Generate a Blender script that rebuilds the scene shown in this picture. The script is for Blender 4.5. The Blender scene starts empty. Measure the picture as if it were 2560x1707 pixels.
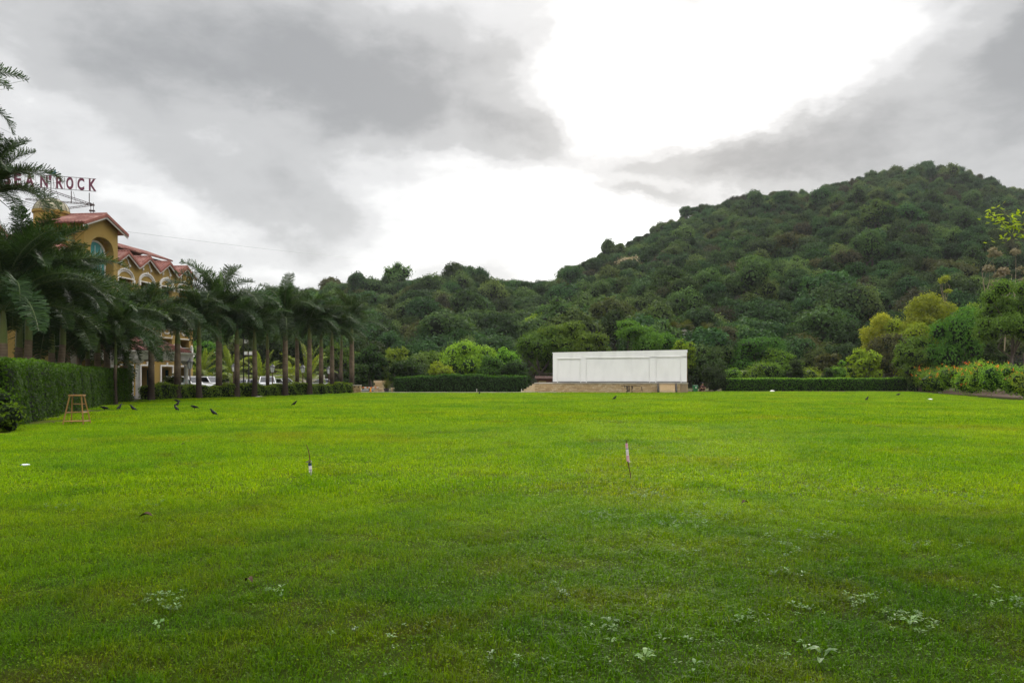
import bpy, math, random
import numpy as np
from mathutils import Vector, Matrix

R_ = math.radians
S = bpy.context.scene
COL = S.collection
F = 1961.0          # focal length in photograph pixels
HZ = 943.0          # row of the horizon
EYE = 1.6

# ------------------------------------------------------------------ camera
cam_d = bpy.data.cameras.new('camera')
cam = bpy.data.objects.new('camera', cam_d)
COL.objects.link(cam)
cam.location = (0, 0, EYE)
cam.rotation_euler = (R_(90), 0, 0)
cam_d.sensor_width = 36
cam_d.lens = 36 * F / 2560
cam_d.shift_y = (HZ - 853.5) / 2560
cam_d.clip_start = 0.05
cam_d.clip_end = 6000
S.camera = cam

# ------------------------------------------------------------------ sky and sun
SUN_EL, SUN_AZ = R_(24), R_(11)
W = bpy.data.worlds.new('World')
S.world = W
W.use_nodes = True
nt = W.node_tree
nt.nodes.clear()


def nd(t, tree=None, **kw):
    n = (tree or nt).nodes.new(t)
    for k, v in kw.items():
        setattr(n, k, v)
    return n


def lk(a, b, tree=None):
    (tree or nt).links.new(a, b)


def mth(op, a, b=None, tree=None, clamp=False):
    n = nd('ShaderNodeMath', tree, operation=op)
    n.use_clamp = clamp
    for i, v in enumerate((a, b)):
        if v is None:
            continue
        if hasattr(v, 'links'):
            lk(v, n.inputs[i], tree)
        else:
            n.inputs[i].default_value = v
    return n.outputs[0]


tc = nd('ShaderNodeTexCoord')
sep = nd('ShaderNodeSeparateXYZ')
lk(tc.outputs['Generated'], sep.inputs[0])
az = mth('ARCTAN2', sep.outputs[0], sep.outputs[1])
el = mth('ARCSINE', sep.outputs[2])
comb = nd('ShaderNodeCombineXYZ')
lk(az, comb.inputs[0])
lk(el, comb.inputs[1])
strv = nd('ShaderNodeVectorMath', operation='MULTIPLY')
lk(tc.outputs['Generated'], strv.inputs[0])
strv.inputs[1].default_value = (1, 1, 1.9)


def noise(scale, detail, rough, vec, dist=0.0):
    n = nd('ShaderNodeTexNoise')
    n.inputs['Scale'].default_value = scale
    n.inputs['Detail'].default_value = detail
    n.inputs['Roughness'].default_value = rough
    n.inputs['Distortion'].default_value = dist
    lk(vec, n.inputs['Vector'])
    return n


def warped(vec, scale, detail, amp):
    n = noise(scale, detail, 0.6, strv.outputs[0])
    s = nd('ShaderNodeVectorMath', operation='SUBTRACT')
    lk(n.outputs['Color'], s.inputs[0])
    s.inputs[1].default_value = (0.5, 0.5, 0.5)
    m = nd('ShaderNodeVectorMath', operation='MULTIPLY')
    lk(s.outputs[0], m.inputs[0])
    m.inputs[1].default_value = (amp, amp * 0.7, 0)
    a = nd('ShaderNodeVectorMath', operation='ADD')
    lk(vec, a.inputs[0])
    lk(m.outputs[0], a.inputs[1])
    return a.outputs[0]


cv = warped(comb.outputs[0], 4.5, 7, 0.20)
# cloud masses: column, row (photograph 2352 wide), radii, tilt, weight
CLOUDS = [
    (640, 110, 450, 130, 6, -.36), (960, 235, 340, 100, 8, -.36), (1020, 120, 160, 110, 0, -.12),
    (1270, 325, 120, 32, 20, -.30), (480, 360, 330, 80, 30, -.22), (690, 455, 110, 50, 15, -.14),
    (330, 150, 200, 80, 0, -.08), (1160, 90, 55, 110, 0, -.05),
    (2170, 270, 320, 190, -8, -.27), (2345, 60, 80, 90, 0, -.42), (2320, 260, 120, 200, 0, -.14),
    (1640, 372, 210, 42, -6, -.55), (1490, 452, 110, 24, 0, -.48), (1900, 345, 190, 60, 0, -.26), (1880, 200, 60, 60, 0, -.05),
    (700, 590, 140, 22, 4, -.10), (1010, 598, 80, 18, 0, -.10), (1150, 355, 60, 24, 10, -.10),
    (1590, 70, 90, 60, 0, -.12), (150, 350, 130, 50, 15, -.06), (80, 90, 120, 60, 0, -.04),
    (1560, 190, 280, 140, 8, .52), (1850, 70, 190, 120, -10, .55), (1330, 90, 90, 110, 0, .16),
    (1150, 500, 300, 95, 0, .36), (1390, 540, 190, 130, 0, .44), (1560, 410, 70, 26, 0, .22), (1010, 380, 90, 34, 0, .20),
    (450, 495, 160, 38, 14, .20), (240, 440, 90, 35, 0, .12), (860, 600, 160, 36, 0, .22),
    (40, 220, 60, 40, 0, .10), (560, 610, 120, 30, 0, .12), (330, 290, 60, 30, 0, .06),
]
acc = None
for (px, py, rx, ry, tilt, w) in CLOUDS:
    px, py, rx, ry = [v * 2560 / 2352 for v in (px, py, rx, ry)]
    a0 = math.atan((px - 1280) / F)
    e0 = math.atan((HZ - py) / F * math.cos(a0))
    mp = nd('ShaderNodeMapping', vector_type='TEXTURE')
    mp.inputs['Location'].default_value = (a0, e0, 0)
    mp.inputs['Rotation'].default_value = (0, 0, -R_(tilt))
    mp.inputs['Scale'].default_value = (rx / F, ry / F, 1)
    lk(cv, mp.inputs[0])
    d = nd('ShaderNodeVectorMath', operation='DOT_PRODUCT')
    lk(mp.outputs[0], d.inputs[0])
    lk(mp.outputs[0], d.inputs[1])
    g = mth('EXPONENT', mth('MULTIPLY', mth('POWER', d.outputs['Value'], 1.25), -0.8))
    g = mth('MULTIPLY', g, w)
    acc = g if acc is None else mth('ADD', acc, g)
n1 = noise(5.0, 9, 0.56, strv.outputs[0], 0.3)
n2 = noise(16.0, 7, 0.6, strv.outputs[0], 0.2)
acc = mth('ADD', acc, mth('MULTIPLY', mth('SUBTRACT', n1.outputs['Fac'], 0.5), 0.78))
acc = mth('ADD', acc, mth('MULTIPLY', mth('SUBTRACT', n2.outputs['Fac'], 0.5), 0.40))
acc = mth('ADD', acc, 0.60)
ramp = nd('ShaderNodeValToRGB')
lk(acc, ramp.inputs[0])
cr = ramp.color_ramp
cr.interpolation = 'EASE'
cr.elements[0].position = 0.0
cr.elements[0].color = (.32, .325, .332, 1)
e = cr.elements.new(0.2)
e.color = (.41, .415, .418, 1)
cr.elements[1].position = 0.95
cr.elements[1].color = (.90, .90, .90, 1)
e = cr.elements.new(0.40)
e.color = (.50, .503, .505, 1)
e = cr.elements.new(0.62)
e.color = (.68, .68, .682, 1)
e = cr.elements.new(0.80)
e.color = (.84, .84, .835, 1)
# overcast sky: unseen part overhead boosted to light the wall and lawn
zen = nd('ShaderNodeMapRange', interpolation_type='SMOOTHSTEP')
lk(el, zen.inputs['Value'])
zen.inputs['From Min'].default_value = R_(23)
zen.inputs['From Max'].default_value = R_(52)
zen.inputs['To Min'].default_value = 10.0
zen.inputs['To Max'].default_value = 40.0
cl = nd('ShaderNodeVectorMath', operation='SCALE')
lk(ramp.outputs[0], cl.inputs[0])
glow = nd('ShaderNodeMapRange', interpolation_type='SMOOTHSTEP')     # the sunlit gap in the cloud is far brighter than white
lk(acc, glow.inputs['Value'])
glow.inputs['From Min'].default_value = .88
glow.inputs['From Max'].default_value = 1.5
glow.inputs['To Min'].default_value = 1.0
glow.inputs['To Max'].default_value = 4.0
lk(mth('MULTIPLY', zen.outputs[0], glow.outputs[0]), cl.inputs['Scale'])
sky = nd('ShaderNodeTexSky', sky_type='NISHITA')
sky.sun_disc = False
sky.sun_elevation = SUN_EL
sky.sun_rotation = SUN_AZ
mix = nd('ShaderNodeMix', data_type='RGBA')
mix.inputs[0].default_value = 0.95
lk(sky.outputs[0], mix.inputs[6])
lk(cl.outputs[0], mix.inputs[7])
bg = nd('ShaderNodeBackground')
bg.inputs['Strength'].default_value = 0.1
lk(mix.outputs[2], bg.inputs[0])
out = nd('ShaderNodeOutputWorld')
lk(bg.outputs[0], out.inputs[0])

sun_d = bpy.data.lights.new('sun', 'SUN')
sun_d.energy = 2.0
sun_d.angle = R_(14)
sun_d.color = (1.0, 0.95, 0.86)
sun = bpy.data.objects.new('sun', sun_d)
COL.objects.link(sun)
sd = Vector((math.sin(SUN_AZ) * math.cos(SUN_EL), math.cos(SUN_AZ) * math.cos(SUN_EL), math.sin(SUN_EL)))
sun.rotation_euler = sd.to_track_quat('Z', 'Y').to_euler()

S.view_settings.view_transform = 'Standard'
S.view_settings.look = 'None'
S.view_settings.exposure = 0.25
S.view_settings.gamma = 1.0
S.view_settings.use_curve_mapping = False
S.cycles.max_bounces = 6
S.cycles.diffuse_bounces = 3
S.cycles.transmission_bounces = 4
S.cycles.volume_bounces = 0


# ------------------------------------------------------------------ helpers
def at(px, py, d):
    return Vector(((px - 1280) / F * d, d, EYE - (py - HZ) / F * d))


def ground(px, py):
    d = EYE * F / (py - HZ)
    return Vector(((px - 1280) / F * d, d, 0))


class Geo:
    def __init__(s):
        s.v, s.f, s.n = [], [], 0

    def add(s, v, f, mat=0, tint=None):
        v = np.asarray(v, dtype=np.float32).reshape(-1, 3)
        f = np.asarray(f, dtype=np.int64)
        if f.size == 0:
            return s
        if tint is None:
            tint = np.full(len(f), .5)
        elif np.isscalar(tint):
            tint = np.full(len(f), float(tint))
        s.v.append(v)
        s.f.append((f + s.n, mat, np.asarray(tint, dtype=np.float32)))
        s.n += len(v)
        return s

    def merge(s, g, M=None, mat=None):
        v = np.concatenate(g.v)
        if M is not None:
            A = np.array(M)
            v = v @ A[:3, :3].T + A[:3, 3]
        s.v.append(v.astype(np.float32))
        for (f, m, t) in g.f:
            s.f.append((f + s.n, m if mat is None else mat, t))
        s.n += len(v)
        return s

    def mesh(s, name, mats, smooth=False):
        me = bpy.data.meshes.new(name)
        V = np.concatenate(s.v)
        me.vertices.add(len(V))
        me.vertices.foreach_set('co', V.ravel())
        li = np.concatenate([f.ravel() for f, _, _ in s.f]).astype(np.int32)
        tot = np.concatenate([np.full(len(f), f.shape[1]) for f, _, _ in s.f]).astype(np.int32)
        st = np.concatenate(([0], np.cumsum(tot)[:-1])).astype(np.int32)
        mi = np.concatenate([np.full(len(f), m) for f, m, _ in s.f]).astype(np.int32)
        ti = np.concatenate([t for _, _, t in s.f]).astype(np.float32)
        me.loops.add(len(li))
        me.loops.foreach_set('vertex_index', li)
        me.polygons.add(len(tot))
        me.polygons.foreach_set('loop_start', st)
        me.polygons.foreach_set('loop_total', tot)
        me.polygons.foreach_set('material_index', mi)
        me.polygons.foreach_set('use_smooth', np.full(len(tot), bool(smooth)))
        for m in (mats if isinstance(mats, (list, tuple)) else [mats]):
            me.materials.append(m)
        a = me.attributes.new('tint', 'FLOAT', 'FACE')
        a.data.foreach_set('value', ti)
        me.update()
        me.validate()
        return me

    # shapes
    def box(s, c, size, mat=0, rz=0.0, tint=None, taper=1.0):
        x, y, z = [q / 2 for q in size]
        t = taper
        v = np.array([(-x, -y, -z), (x, -y, -z), (x, y, -z), (-x, y, -z),
                      (-x * t, -y * t, z), (x * t, -y * t, z), (x * t, y * t, z), (-x * t, y * t, z)])
        if rz:
            ca, sa = math.cos(rz), math.sin(rz)
            v = v @ np.array([[ca, sa, 0], [-sa, ca, 0], [0, 0, 1]])
        v = v + np.array(c)
        f = [(0, 3, 2, 1), (4, 5, 6, 7), (0, 1, 5, 4), (1, 2, 6, 5), (2, 3, 7, 6), (3, 0, 4, 7)]
        return s.add(v, f, mat, tint)

    def b2(s, x0, x1, y0, y1, z0, z1, mat=0):
        return s.box(((x0 + x1) / 2, (y0 + y1) / 2, (z0 + z1) / 2), (abs(x1 - x0), abs(y1 - y0), abs(z1 - z0)), mat)

    def tube(s, pts, rad, n=6, mat=0, tint=None, cap=True):
        pts = np.asarray(pts, dtype=float)
        k = len(pts)
        rad = np.full(k, rad, dtype=float) if np.isscalar(rad) else np.asarray(rad, dtype=float)
        d = np.gradient(pts, axis=0)
        d /= np.maximum(np.linalg.norm(d, axis=1, keepdims=True), 1e-9)
        up = np.array([0.0, 0, 1]) if abs(d[:, 2]).mean() < .9 else np.array([1.0, 0, 0])
        a = np.cross(d, up)
        a /= np.maximum(np.linalg.norm(a, axis=1, keepdims=True), 1e-9)
        b = np.cross(d, a)
        th = np.arange(n) / n * 2 * np.pi
        v = pts[:, None] + rad[:, None, None] * (np.cos(th)[None, :, None] * a[:, None] + np.sin(th)[None, :, None] * b[:, None])
        v = v.reshape(-1, 3)
        i = np.arange(k - 1)[:, None] * n
        j = np.arange(n)[None]
        j2 = (j + 1) % n
        f = np.stack([i + j, i + j2, i + n + j2, i + n + j], -1).reshape(-1, 4)
        s.add(v, f, mat, tint)
        if cap:
            c0 = np.vstack([v[:n], pts[0]])
            c1 = np.vstack([v[-n:], pts[-1]])
            jj = np.arange(n)
            s.add(c0, np.stack([(jj + 1) % n, jj, np.full(n, n)], -1), mat, None if tint is None or not np.isscalar(tint) else tint)
            s.add(c1, np.stack([jj, (jj + 1) % n, np.full(n, n)], -1), mat, None if tint is None or not np.isscalar(tint) else tint)
        return s

    def ball(s, c, r, nu=10, nv=7, mat=0, tint=None, jit=0.0, rng=None, half=False):
        r = np.array(r if hasattr(r, '__len__') else (r, r, r), dtype=float)
        th = np.arange(nu) / nu * 2 * np.pi
        ph = np.linspace(0.0 if half else -np.pi / 2 + .12, np.pi / 2 - .06, nv)
        v = np.stack([np.cos(ph)[:, None] * np.cos(th), np.cos(ph)[:, None] * np.sin(th), np.sin(ph)[:, None] * np.ones(nu)], -1)
        if jit:
            v = v * (1 + jit * (rng.random((nv, nu, 1)) - .5))
        v = (v * r + np.array(c)).reshape(-1, 3)
        i = np.arange(nv - 1)[:, None] * nu
        j = np.arange(nu)[None]
        j2 = (j + 1) % nu
        f = np.stack([i + j, i + j2, i + nu + j2, i + nu + j], -1).reshape(-1, 4)
        s.add(v, f, mat, tint)
        top = np.arange(nu) + (nv - 1) * nu
        vv = np.vstack([v[top], np.array(c) + r * [0, 0, 1]])
        jj = np.arange(nu)
        s.add(vv, np.stack([jj, (jj + 1) % nu, np.full(nu, nu)], -1), mat, None if tint is None or not np.isscalar(tint) else tint)
        return s

    def leaves(s, p, nrm, ln, wd, rng, mat=0, tint=None, fold=0.0):
        """diamond leaves at points p, facing nrm"""
        p = np.asarray(p, dtype=float)
        k = len(p)
        nrm = nrm / np.maximum(np.linalg.norm(nrm, axis=1, keepdims=True), 1e-9)
        r = rng.normal(size=(k, 3))
        a = np.cross(nrm, r)
        a /= np.maximum(np.linalg.norm(a, axis=1, keepdims=True), 1e-9)
        b = np.cross(nrm, a)
        ln = (np.full(k, ln) if np.isscalar(ln) else ln)[:, None] / 2
        wd = (np.full(k, wd) if np.isscalar(wd) else wd)[:, None] / 2
        v = np.stack([p - a * ln, p + b * wd + a * ln * .1 + nrm * fold * wd, p + a * ln, p - b * wd + a * ln * .1 + nrm * fold * wd], 1).reshape(-1, 3)
        f = np.arange(4 * k).reshape(-1, 4)
        return s.add(v, f, mat, rng.random(k) if tint is None else tint)


def link(name, me, parent=None, loc=None, rz=None):
    o = bpy.data.objects.new(name, me)
    COL.objects.link(o)
    if parent is not None:
        o.parent = parent
    if loc is not None:
        o.location = loc
    if rz is not None:
        o.rotation_euler = (0, 0, rz)
    return o


def tag(o, label=None, cat=None, group=None, kind=None):
    if label:
        o['label'] = label
    if cat:
        o['category'] = cat
    if group:
        o['group'] = group
    if kind:
        o['kind'] = kind
    return o


def empty(name, label, cat, loc=(0, 0, 0), rz=0.0, group=None):
    o = link(name, None, None, loc, rz)
    o.empty_display_size = .2
    return tag(o, label, cat, group)


def part(name, g, mats, parent, smooth=False, loc=None):
    return link(name, g.mesh(name, mats, smooth), parent, loc)


# ------------------------------------------------------------------ materials
def mat(name, col, rough=.7, spec=.3, metal=0.0):
    m = bpy.data.materials.new(name)
    m.use_nodes = True
    b = m.node_tree.nodes['Principled BSDF']
    b.inputs['Base Color'].default_value = (*col, 1)
    b.inputs['Roughness'].default_value = rough
    b.inputs['Specular IOR Level'].default_value = spec
    b.inputs['Metallic'].default_value = metal
    return m


def mat_noise(name, c1, c2, scale=3.0, rough=.8, spec=.25, bump=0.0, detail=6, lo=.35, hi=.65, zs=1.0, c3=None, s3=.4, metal=0.0, coord='Object'):
    """two colours mottled by noise, an optional third as large stains"""
    m = mat(name, c1, rough, spec, metal)
    t = m.node_tree
    b = t.nodes['Principled BSDF']
    c = nd('ShaderNodeTexCoord', t)
    mp = nd('ShaderNodeMapping', t)
    mp.inputs['Scale'].default_value = (1, 1, zs)
    lk(c.outputs[coord], mp.inputs[0], t)
    n = nd('ShaderNodeTexNoise', t)
    n.inputs['Scale'].default_value = scale
    n.inputs['Detail'].default_value = detail
    lk(mp.outputs[0], n.inputs['Vector'], t)
    r = nd('ShaderNodeMapRange', t)
    r.inputs['From Min'].default_value = lo
    r.inputs['From Max'].default_value = hi
    lk(n.outputs['Fac'], r.inputs['Value'], t)
    x = nd('ShaderNodeMix', t, data_type='RGBA')
    x.inputs[6].default_value = (*c1, 1)
    x.inputs[7].default_value = (*c2, 1)
    lk(r.outputs[0], x.inputs[0], t)
    o = x.outputs[2]
    if c3:
        n3 = nd('ShaderNodeTexNoise', t)
        n3.inputs['Scale'].default_value = s3
        n3.inputs['Detail'].default_value = 5
        lk(mp.outputs[0], n3.inputs['Vector'], t)
        r3 = nd('ShaderNodeMapRange', t)
        r3.inputs['From Min'].default_value = .5
        r3.inputs['From Max'].default_value = .72
        lk(n3.outputs['Fac'], r3.inputs['Value'], t)
        y = nd('ShaderNodeMix', t, data_type='RGBA')
        lk(r3.outputs[0], y.inputs[0], t)
        lk(o, y.inputs[6], t)
        y.inputs[7].default_value = (*c3, 1)
        o = y.outputs[2]
    lk(o, b.inputs['Base Color'], t)
    if bump:
        bp = nd('ShaderNodeBump', t)
        bp.inputs['Strength'].default_value = bump
        bp.inputs['Distance'].default_value = .02
        lk(n.outputs['Fac'], bp.inputs['Height'], t)
        lk(bp.outputs[0], b.inputs['Normal'], t)
    return m


def leaf_mat(name, c1, c2, trans=.35, rough=.62, spec=.12, tcol=None, hue=.06, c3=None):
    """leaf: colour drawn per leaf between c1 and c2, slight shift per plant, light passing through"""
    m = bpy.data.materials.new(name)
    m.use_nodes = True
    t = m.node_tree
    b = t.nodes['Principled BSDF']
    a = nd('ShaderNodeAttribute', t, attribute_name='tint')
    x = nd('ShaderNodeMix', t, data_type='RGBA')
    x.inputs[6].default_value = (*c1, 1)
    x.inputs[7].default_value = (*c2, 1)
    lk(a.outputs['Fac'], x.inputs[0], t)
    oi = nd('ShaderNodeObjectInfo', t)
    h = nd('ShaderNodeHueSaturation', t)
    mr = nd('ShaderNodeMapRange', t)
    mr.inputs['To Min'].default_value = .5 - hue * .5
    mr.inputs['To Max'].default_value = .5 + hue * .35
    lk(oi.outputs['Random'], mr.inputs['Value'], t)
    lk(mr.outputs[0], h.inputs['Hue'], t)
    mv = mth('ADD', mth('MULTIPLY', mth('FRACT', mth('MULTIPLY', oi.outputs['Random'], 7.31, t), None, t), .6, t), .7, t)
    lk(mv, h.inputs['Value'], t)
    lk(x.outputs[2], h.inputs['Color'], t)
    lk(h.outputs[0], b.inputs['Base Color'], t)
    b.inputs['Roughness'].default_value = rough
    b.inputs['Specular IOR Level'].default_value = spec
    tr = nd('ShaderNodeBsdfTranslucent', t)
    g = nd('ShaderNodeMix', t, data_type='RGBA', blend_type='MULTIPLY')
    g.inputs[0].default_value = 1
    lk(h.outputs[0], g.inputs[6], t)
    tc_ = tcol or (1.5, 1.5, .6)
    g.inputs[7].default_value = (*tc_, 1)
    lk(g.outputs[2], tr.inputs[0], t)
    ms = nd('ShaderNodeMixShader', t)
    ms.inputs[0].default_value = trans
    lk(b.outputs[0], ms.inputs[1], t)
    lk(tr.outputs[0], ms.inputs[2], t)
    lk(ms.outputs[0], t.nodes['Material Output'].inputs[0], t)
    return m


L_DARK = leaf_mat('leaf dark', (.009, .024, .005), (.034, .070, .012))
L_FOREST = leaf_mat('leaf forest', (.014, .039, .012), (.050, .102, .028))
L_MID = leaf_mat('leaf mid', (.034, .082, .008), (.090, .175, .019))
L_FRESH = leaf_mat('leaf fresh forest', (.036, .066, .016), (.095, .155, .040))
L_BRIGHT = leaf_mat('leaf bright', (.075, .150, .010), (.165, .275, .025), .4)
L_LIME = leaf_mat('leaf lime', (.100, .150, .010), (.220, .290, .022), .45, hue=.03)
L_YELLOW = leaf_mat('leaf yellow green', (.165, .195, .010), (.34, .36, .030), .42, hue=.03)
L_OLIVE = leaf_mat('leaf olive', (.036, .044, .013), (.075, .085, .022))
L_BROWN = leaf_mat('leaf brown', (.024, .026, .012), (.055, .054, .024))
L_CREAM = leaf_mat('cream blossom', (.16, .14, .075), (.30, .27, .16), .2)
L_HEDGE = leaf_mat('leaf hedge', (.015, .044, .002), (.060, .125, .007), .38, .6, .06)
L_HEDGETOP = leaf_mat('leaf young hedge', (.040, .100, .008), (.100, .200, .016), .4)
L_PALM = leaf_mat('palm leaflet', (.013, .032, .010), (.040, .075, .020), .32, .5, .16, hue=.04)
L_PALMLIGHT = leaf_mat('palm leaflet pale', (.05, .10, .02), (.10, .16, .03), .4, .4, .5)
L_COCO = leaf_mat('coconut leaflet', (.09, .14, .014), (.20, .24, .028), .4, .45, .4, hue=.03)
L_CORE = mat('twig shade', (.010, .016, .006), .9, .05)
BARK = mat_noise('bark', (.07, .055, .04), (.14, .115, .09), 2.5, .9, .15, .4, zs=.3)
BARK_PALE = mat_noise('pale bark', (.20, .15, .09), (.32, .26, .17), 2.5, .9, .15, .3, zs=.3)
WHITE = mat_noise('white render', (.86, .845, .83), (.80, .785, .77), 1.2, .75, .3, .05, 8, .45, .8, c3=(.77, .755, .74), s3=.9, zs=.35)
WHITETRIM = mat_noise('white trim', (.72, .69, .64), (.58, .55, .50), 2.0, .7)
YELLOW = mat_noise('ochre render', (.315, .215, .058), (.27, .182, .050), .8, .85, .2, .1, 8, .35, .7, c3=(.33, .20, .05), s3=.25)
PANELGREY = mat_noise('stone panel', (.30, .23, .10), (.24, .18, .08), 2.0)
TILE = mat_noise('red roof tile', (.21, .075, .055), (.155, .052, .04), 3.0, .7, .3, .2, c3=(.34, .19, .15), s3=.8)
TILEEDGE = mat_noise('tile edge', (.20, .065, .05), (.28, .10, .07), 4.0)
DARKWALL = mat_noise('dark brown wall', (.10, .045, .030), (.15, .07, .045), 2.0)
GLASS = mat('window glass', (.03, .07, .075), .06, .8)
GLASSTEAL = mat('teal glass', (.06, .24, .24), .08, .8)
IRON = mat('dark iron', (.015, .014, .016), .5, .4)
STEELRUST = mat_noise('rusty steel', (.05, .04, .045), (.10, .07, .06), 6.0, .6)
PURPLE = mat('sign letter red', (.135, .030, .060), .5, .4)
DOMEM = mat_noise('weathered dome', (.36, .33, .23), (.27, .25, .17), 1.5, .7, c3=(.22, .20, .14), s3=.9)
SIGNYEL = mat('yellow sign', (.75, .33, .01), .5)
STONE = mat_noise('sandstone', (.54, .39, .22), (.44, .31, .16), 9.0, .9, .2, .3, 4, .3, .7, coord='Object')
STONE2 = mat_noise('sandstone pale', (.62, .48, .31), (.52, .40, .24), 7.0, .9, .2, .3)
STONE3 = mat_noise('sandstone brown', (.44, .31, .17), (.36, .25, .13), 7.0, .9, .2, .3)
MORTAR = mat('mortar', (.20, .14, .085), .95, .1)
CONC = mat_noise('concrete', (.50, .45, .37), (.38, .34, .28), 1.5, .9, .2, .1, c3=(.30, .27, .21), s3=.5)
SOIL = mat_noise('soil', (.045, .030, .018), (.08, .052, .030), 4.0, .95, .1, .4)
WOODM = mat_noise('bamboo wood', (.30, .17, .045), (.20, .11, .03), 9.0, .7, .3, .1, zs=.2)
STICK = mat_noise('dry stick', (.12, .06, .025), (.07, .035, .015), 12.0, .8)
WHITEPAINT = mat('white car paint', (.80, .80, .80), .25, .5)
BLACKRUB = mat('rubber', (.02, .02, .02), .8, .2)
CARGLASS = mat('car glass', (.012, .014, .016), .05, .6)
REDLAMP = mat('red lamp', (.45, .02, .015), .3, .5)
LAMPGLASS = mat('lantern glass', (.72, .74, .72), .3, .5)
FEATHER = mat('black feathers', (.006, .006, .008), .65, .15)
FEATHERGREY = mat('grey feathers', (.07, .065, .065), .7, .2)
BINGREEN = mat('green plastic', (.03, .16, .06), .4, .4)
PAPER = mat_noise('printed paper', (.72, .66, .64), (.58, .50, .50), 14.0, .7)
PINK = mat_noise('pink print', (.52, .22, .30), (.62, .38, .42), 18.0, .7)
NAVY = mat('navy print', (.012, .03, .085), .5)
ORANGEPAINT = mat('orange paint', (.60, .13, .02), .5)
PETAL = leaf_mat('orange petal', (.55, .09, .015), (.85, .25, .03), .3, hue=.02)
SKIN = mat('skin', (.30, .16, .10), .6)
SHIRT = mat('dark maroon cloth', (.05, .018, .018), .9)
HAIR = mat('black hair', (.01, .009, .009), .6)
WEED = leaf_mat('pale weed leaf', (.07, .14, .035), (.15, .23, .08), .3, .5, .25, hue=.02)
DRYLEAF = mat_noise('dry leaf', (.06, .035, .016), (.035, .02, .01), 20.0)


def lawn_colour(t):
    """lawn colour from the place on the ground: yellow green, deep green, worn patches"""
    g = nd('ShaderNodeNewGeometry', t)
    mp = nd('ShaderNodeMapping', t)
    mp.inputs['Scale'].default_value = (1, 1, 0)
    lk(g.outputs['Position'], mp.inputs[0], t)

    def nz(scale, detail, lo, hi, off):
        m2 = nd('ShaderNodeMapping', t)
        m2.inputs['Location'].default_value = (off, off * 2, 0)
        lk(mp.outputs[0], m2.inputs[0], t)
        n = nd('ShaderNodeTexNoise', t)
        n.inputs['Scale'].default_value = scale
        n.inputs['Detail'].default_value = detail
        n.inputs['Roughness'].default_value = .6
        lk(m2.outputs[0], n.inputs['Vector'], t)
        r = nd('ShaderNodeMapRange', t)
        r.inputs['From Min'].default_value = lo
        r.inputs['From Max'].default_value = hi
        lk(n.outputs['Fac'], r.inputs['Value'], t)
        return r.outputs[0]

    def mx(f, a, b):
        x = nd('ShaderNodeMix', t, data_type='RGBA')
        lk(f, x.inputs[0], t)
        for k, c in ((6, a), (7, b)):
            if hasattr(c, 'links'):
                lk(c, x.inputs[k], t)
            else:
                x.inputs[k].default_value = (*c, 1)
        return x.outputs[2]
    c = mx(nz(.16, 5, .34, .66, 0), LAWN_A, LAWN_B)
    c = mx(mth('MULTIPLY', nz(.55, 6, .50, .72, 7.3), .75, t), c, LAWN_C)
    c = mx(mth('MULTIPLY', nz(.22, 6, .54, .72, 31.7), .70, t), c, LAWN_D)
    c = mx(mth('MULTIPLY', nz(.75, 6, .56, .70, 53.1), .55, t), c, LAWN_E)
    # deeper green near turf; its colour also carries the shade seen between blades
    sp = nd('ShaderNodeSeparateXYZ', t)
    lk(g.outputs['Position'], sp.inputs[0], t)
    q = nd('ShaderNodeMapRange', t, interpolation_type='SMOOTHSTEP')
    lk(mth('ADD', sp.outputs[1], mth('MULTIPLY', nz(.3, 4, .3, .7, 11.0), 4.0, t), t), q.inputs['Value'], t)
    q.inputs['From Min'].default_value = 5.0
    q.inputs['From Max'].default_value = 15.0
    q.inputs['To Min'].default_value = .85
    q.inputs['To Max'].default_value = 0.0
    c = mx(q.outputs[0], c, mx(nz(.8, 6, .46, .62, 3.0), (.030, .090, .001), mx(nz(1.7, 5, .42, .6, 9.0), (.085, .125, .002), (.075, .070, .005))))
    return c


LAWN_E = (.110, .105, .006)
LAWN_A = (.245, .335, .001)
LAWN_B = (.125, .240, .001)
LAWN_C = (.050, .145, .002)
LAWN_D = (.240, .228, .006)


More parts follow.
